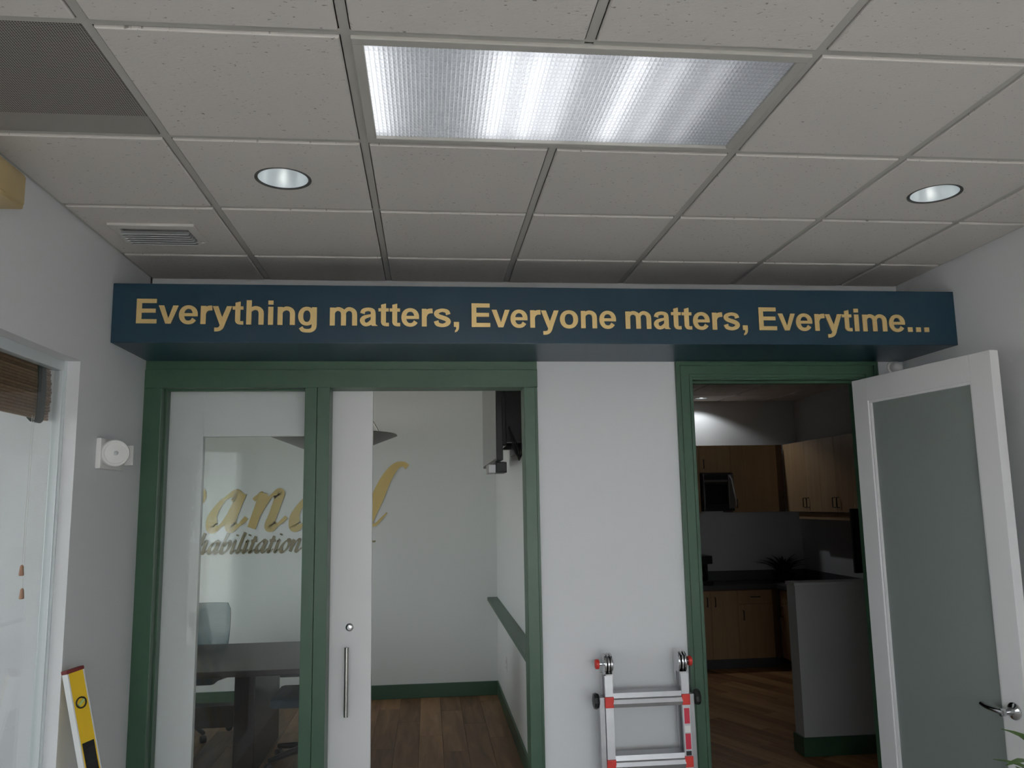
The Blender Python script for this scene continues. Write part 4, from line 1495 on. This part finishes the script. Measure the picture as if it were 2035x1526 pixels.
for k, (a, c) in enumerate(((8.29, 8.95), (7.63, 8.29), (6.97, 7.63))):
    m_ = (a + c) / 2
    t = cabinet('wall_cabinet', labels[k], RF, KXR - .002, a, c, UZ0, UZ1, '-x',
                [('door', a, m_, UZ0, UZ1, (m_ - .04, UZ0 + .10, True)), ('door', m_, c, UZ0, UZ1, (m_ + .04, UZ0 + .10, True))], G2)
    if k == 0:
        part('corner_filler', MB().box(RF + .012, RF + .02, c + .001, UF + .014, UZ0, UZ1), 'maple', t)
t = thing('cabinet_light_rail', 'pale wooden rail beneath the wall cabinets on the kitchen right wall', 'trim', (4.2, 8.0, 1.6))
part('rail', MB().box(4.17, 4.20, 6.97, 8.93, 1.60, 1.672, ch=.003), 'maple', t)

BF = 8.90
cabinet('base_cabinet', 'maple two door base cabinet below the coffee maker', 2.76, 3.385, BF, KY - .002, 0, .85, '-y',
        [('door', 2.76, 3.08, .11, .835, (3.035, .72, True)), ('door', 3.08, 3.385, .11, .835, (3.125, .72, True))], G3, toe=.11)
t = cabinet('base_cabinet', 'maple base cabinet with a drawer over a door, beside the kitchen corner', 3.385, 3.86, BF, KY - .002, 0, .85, '-y',
            [('drawer', 3.385, 3.785, .69, .835, (3.585, .765, False)), ('door', 3.385, 3.785, .11, .69, (3.44, .57, True))], G3, toe=.11)
part('corner_filler', MB().box(3.787, 3.86, BF + .01, BF + .02, .11, .85), 'mapled', t)
labels = ['maple base cabinet with drawer on the kitchen right wall, next to the corner', 'maple base cabinet with drawer on the kitchen right wall, behind the half wall']
for k, (a, c) in enumerate(((8.25, 8.88), (7.55, 8.25))):
    cabinet('base_cabinet', labels[k], 3.86, KXR - .002, a, c, 0, .85, '-x',
            [('drawer', a, c, .69, .835, ((a + c) / 2, .765, False)), ('door', a, c, .11, .69, (c - .06, .6, True))], G4, toe=.11)
ct = thing('kitchen_counter', 'dark grey L shaped kitchen countertop with low backsplash', 'countertop', (3.6, 9.2, .85))
part('worktop', MB().slab([(2.6, 8.87), (3.83, 8.87), (3.83, 7.5), (KXR, 7.5), (KXR, KY), (2.6, KY)], .852, .892), 'counter', ct)
part('backsplash', MB().box(2.6, KXR - .02, KY - .02, KY, .892, 1.0), 'counter', ct)
part('backsplash', MB().box(KXR - .02, KXR, 7.5, KY, .892, 1.0), 'counter', ct)

mw = thing('microwave', 'black microwave oven mounted beneath the short wall cabinet', 'microwave', (3.2, 9.2, 1.70))
part('case', MB().box(2.93 + .2, 3.49, 9.10, KY - .01, 1.70, 2.13, ch=.005), 'black', mw)
part('door', MB().box(3.13, 3.42, 9.075, 9.10, 1.73, 2.115, ch=.005), 'black', mw)
part('glass_panel', MB().box(3.15, 3.40, 9.072, 9.076, 1.78, 2.00), 'screen', mw)
part('trim_strip', MB().box(3.14, 3.41, 9.071, 9.075, 2.03, 2.055), 'pewter', mw)
part('control_panel', MB().box(3.422, 3.488, 9.078, 9.10, 1.73, 2.115, ch=.004), 'pewter', mw)
part('handle', MB().tube([(3.435, 9.075, 2.10), (3.45, 9.045, 2.06), (3.49, 9.045, 1.80), (3.50, 9.075, 1.76)], .009, 10), 'silver', mw, smooth=True, label='silver curved handle')

t = thing('coffee_maker', 'dark coffee maker standing on the kitchen counter beside the door casing', 'coffee maker', (3.08, 9.15, .892))
part('base', MB().box(2.96, 3.16, 9.0, 9.28, .893, .93, ch=.006), 'black', t)
part('tower', MB().box(2.96, 3.16, 9.17, 9.28, .93, 1.21, ch=.008), 'black', t)
part('brew_head', MB().box(2.96, 3.16, 9.0, 9.17, 1.12, 1.21, ch=.008), 'black', t)
mx = Matrix.Translation((3.06, 9.085, .932))
part('carafe', MB().lathe([(.045, 0), (.06, .02), (.062, .08), (.045, .13), (.042, .16), (.001, .16)], 24, mx), 'screen', t, smooth=True)

t = thing('counter_plant', 'dark spiky plant in a bowl on the kitchen counter corner', 'plant', (4.05, 9.17, .893))
part('bowl', MB().lathe([(.05, 0), (.10, .02), (.14, .09), (.135, .09), (.10, .05), (.001, .05)], 28), 'black', t, local=True, smooth=True)
for k in range(34):
    a = k * 2.399
    rr = .16 + .22 * ((k * 7) % 34) / 34
    part('leaf', leaf((.02 * math.cos(a), .02 * math.sin(a), .06), (rr * math.cos(a), rr * math.sin(a) * .8, .32 - .12 * rr / .3 + .06 * random.random()), .022, .05, 5), 'leafd', t, local=True)

t = thing('upright_panel', 'dark upright screen panel standing on the kitchen half wall', 'screen', (3.40, 5.97, 1.215))
part('panel', MB().box(3.195, 3.62, 5.955, 5.985, 1.265, 1.745, ch=.005), 'black', t)
part('face', MB().box(3.21, 3.605, 5.952, 5.956, 1.28, 1.73), 'screen', t)
part('neck', MB().box(3.38, 3.44, 5.965, 5.98, 1.22, 1.28), 'black', t)
part('foot', MB().box(3.30, 3.52, 5.91, 6.03, 1.2155, 1.224, ch=.002), 'black', t)

# ------------------------------------------------------------------ window wall behind the photographer
W3 = thing('window_3', 'wide white framed window behind the photographer', 'window', (.6, YR, .25), kind='structure')
for x in (-1.15, -.01, 1.13, 2.29):
    part('mullion', MB().box(x, x + .06, YR - .11, YR - .04, .25, 2.60), 'white', W3)
for z in (.25, 2.54):
    part('rail', MB().box(-1.09, 2.29, YR - .11, YR - .04, z, z + .06), 'white', W3)
for x0, x1 in ((-1.09, -.01), (.05, 1.13), (1.19, 2.29)):
    part('pane', MB().box(x0, x1, YR - .078, YR - .072, .31, 2.54), 'glass', W3)
W4 = thing('window_4', 'white framed window of the side room with a lowered blind', 'window', (-2.96, YR, .12), kind='structure')
for x in (-3.5, -2.47):
    part('mullion', MB().box(x, x + .05, YR - .11, YR - .04, .12, 2.25), 'white', W4)
for z in (.12, 1.36, 2.20):
    part('rail', MB().box(-3.45, -2.47, YR - .11, YR - .04, z, z + .05), 'white', W4)
part('pane', MB().box(-3.45, -2.47, YR - .078, YR - .072, .17, 2.20), 'glass', W4)
vb = thing('slatted_blind', 'white slatted blind across the lower half of the side room window', 'window shade', (-2.96, YR + .01, 1.36))
me = MB().box(-.49, .49, -.012, .012, -.0008, .0008, Matrix.Rotation(math.radians(14), 4, 'X')).mesh('slat', 'blindw')
for k in range(46):
    o = link('slat', me, vb)
    o.location = (0, .015, -.02 - k * .026)
part('head_rail', MB().box(-3.45, -2.47, YR, YR + .04, 1.36, 1.39), 'blindw', vb)
W5 = thing('window_5', 'window in the left wall of the meeting room', 'window', (CXL - .06, 6.2, .7), kind='structure')
for y in (5.0, 6.17, 7.35):
    part('mullion', MB().box(CXL - .1, CXL - .04, y, y + .05, .7, 2.3), 'white', W5)
for z in (.7, 2.25):
    part('rail', MB().box(CXL - .1, CXL - .04, 5.05, 7.35, z, z + .05), 'white', W5)
part('pane', MB().box(CXL - .072, CXL - .066, 5.05, 7.35, .75, 2.25), 'glass', W5)

W6 = thing('fill_window', 'added window brightening the side room from its far wall', 'window', (SX - .06, 1.6, .9), kind='structure')  # added, unseen: put in to brighten the side room
for y in (.2, 1.575, 2.95):
    part('mullion', MB().box(SX - .1, SX - .04, y, y + .05, .9, 2.4), 'white', W6)
for z in (.9, 2.35):
    part('rail', MB().box(SX - .1, SX - .04, .25, 2.95, z, z + .05), 'white', W6)
part('pane', MB().box(SX - .072, SX - .066, .25, 2.95, .95, 2.35), 'glass', W6)

# garden tree outside the side room window, mirrored faintly in the glass of the sliding door
tr = thing('garden_tree', 'leafy tree outside the window, mirrored faintly in the fixed glass pane', 'tree', (-3.9, -6.2, -.12))
part('trunk', MB().tube([(0, 0, 0), (.05, .02, 1.4), (-.05, 0, 2.6)], [.13, .10, .07], 10), 'bark', tr, local=True, smooth=True)
b = MB()
for k in range(2600):
    v = Vector((random.gauss(0, 1), random.gauss(0, 1), random.gauss(0, 1))).normalized() * (random.random() ** .4)
    c = Vector((v.x * 1.5, v.y * 1.1, 3.0 + v.z * 1.5))
    n = Vector((random.gauss(0, 1), random.gauss(0, 1), random.gauss(0, 1))).normalized()
    a = n.orthogonal().normalized()
    d = n.cross(a)
    s_ = .07 + .05 * random.random()
    b.add([c - a * s_, c + d * s_ * .5, c + a * s_, c - d * s_ * .5], [(0, 1, 2, 3)])
o = part('foliage', b, 'tree', tr, local=True)
o['kind'] = 'stuff'
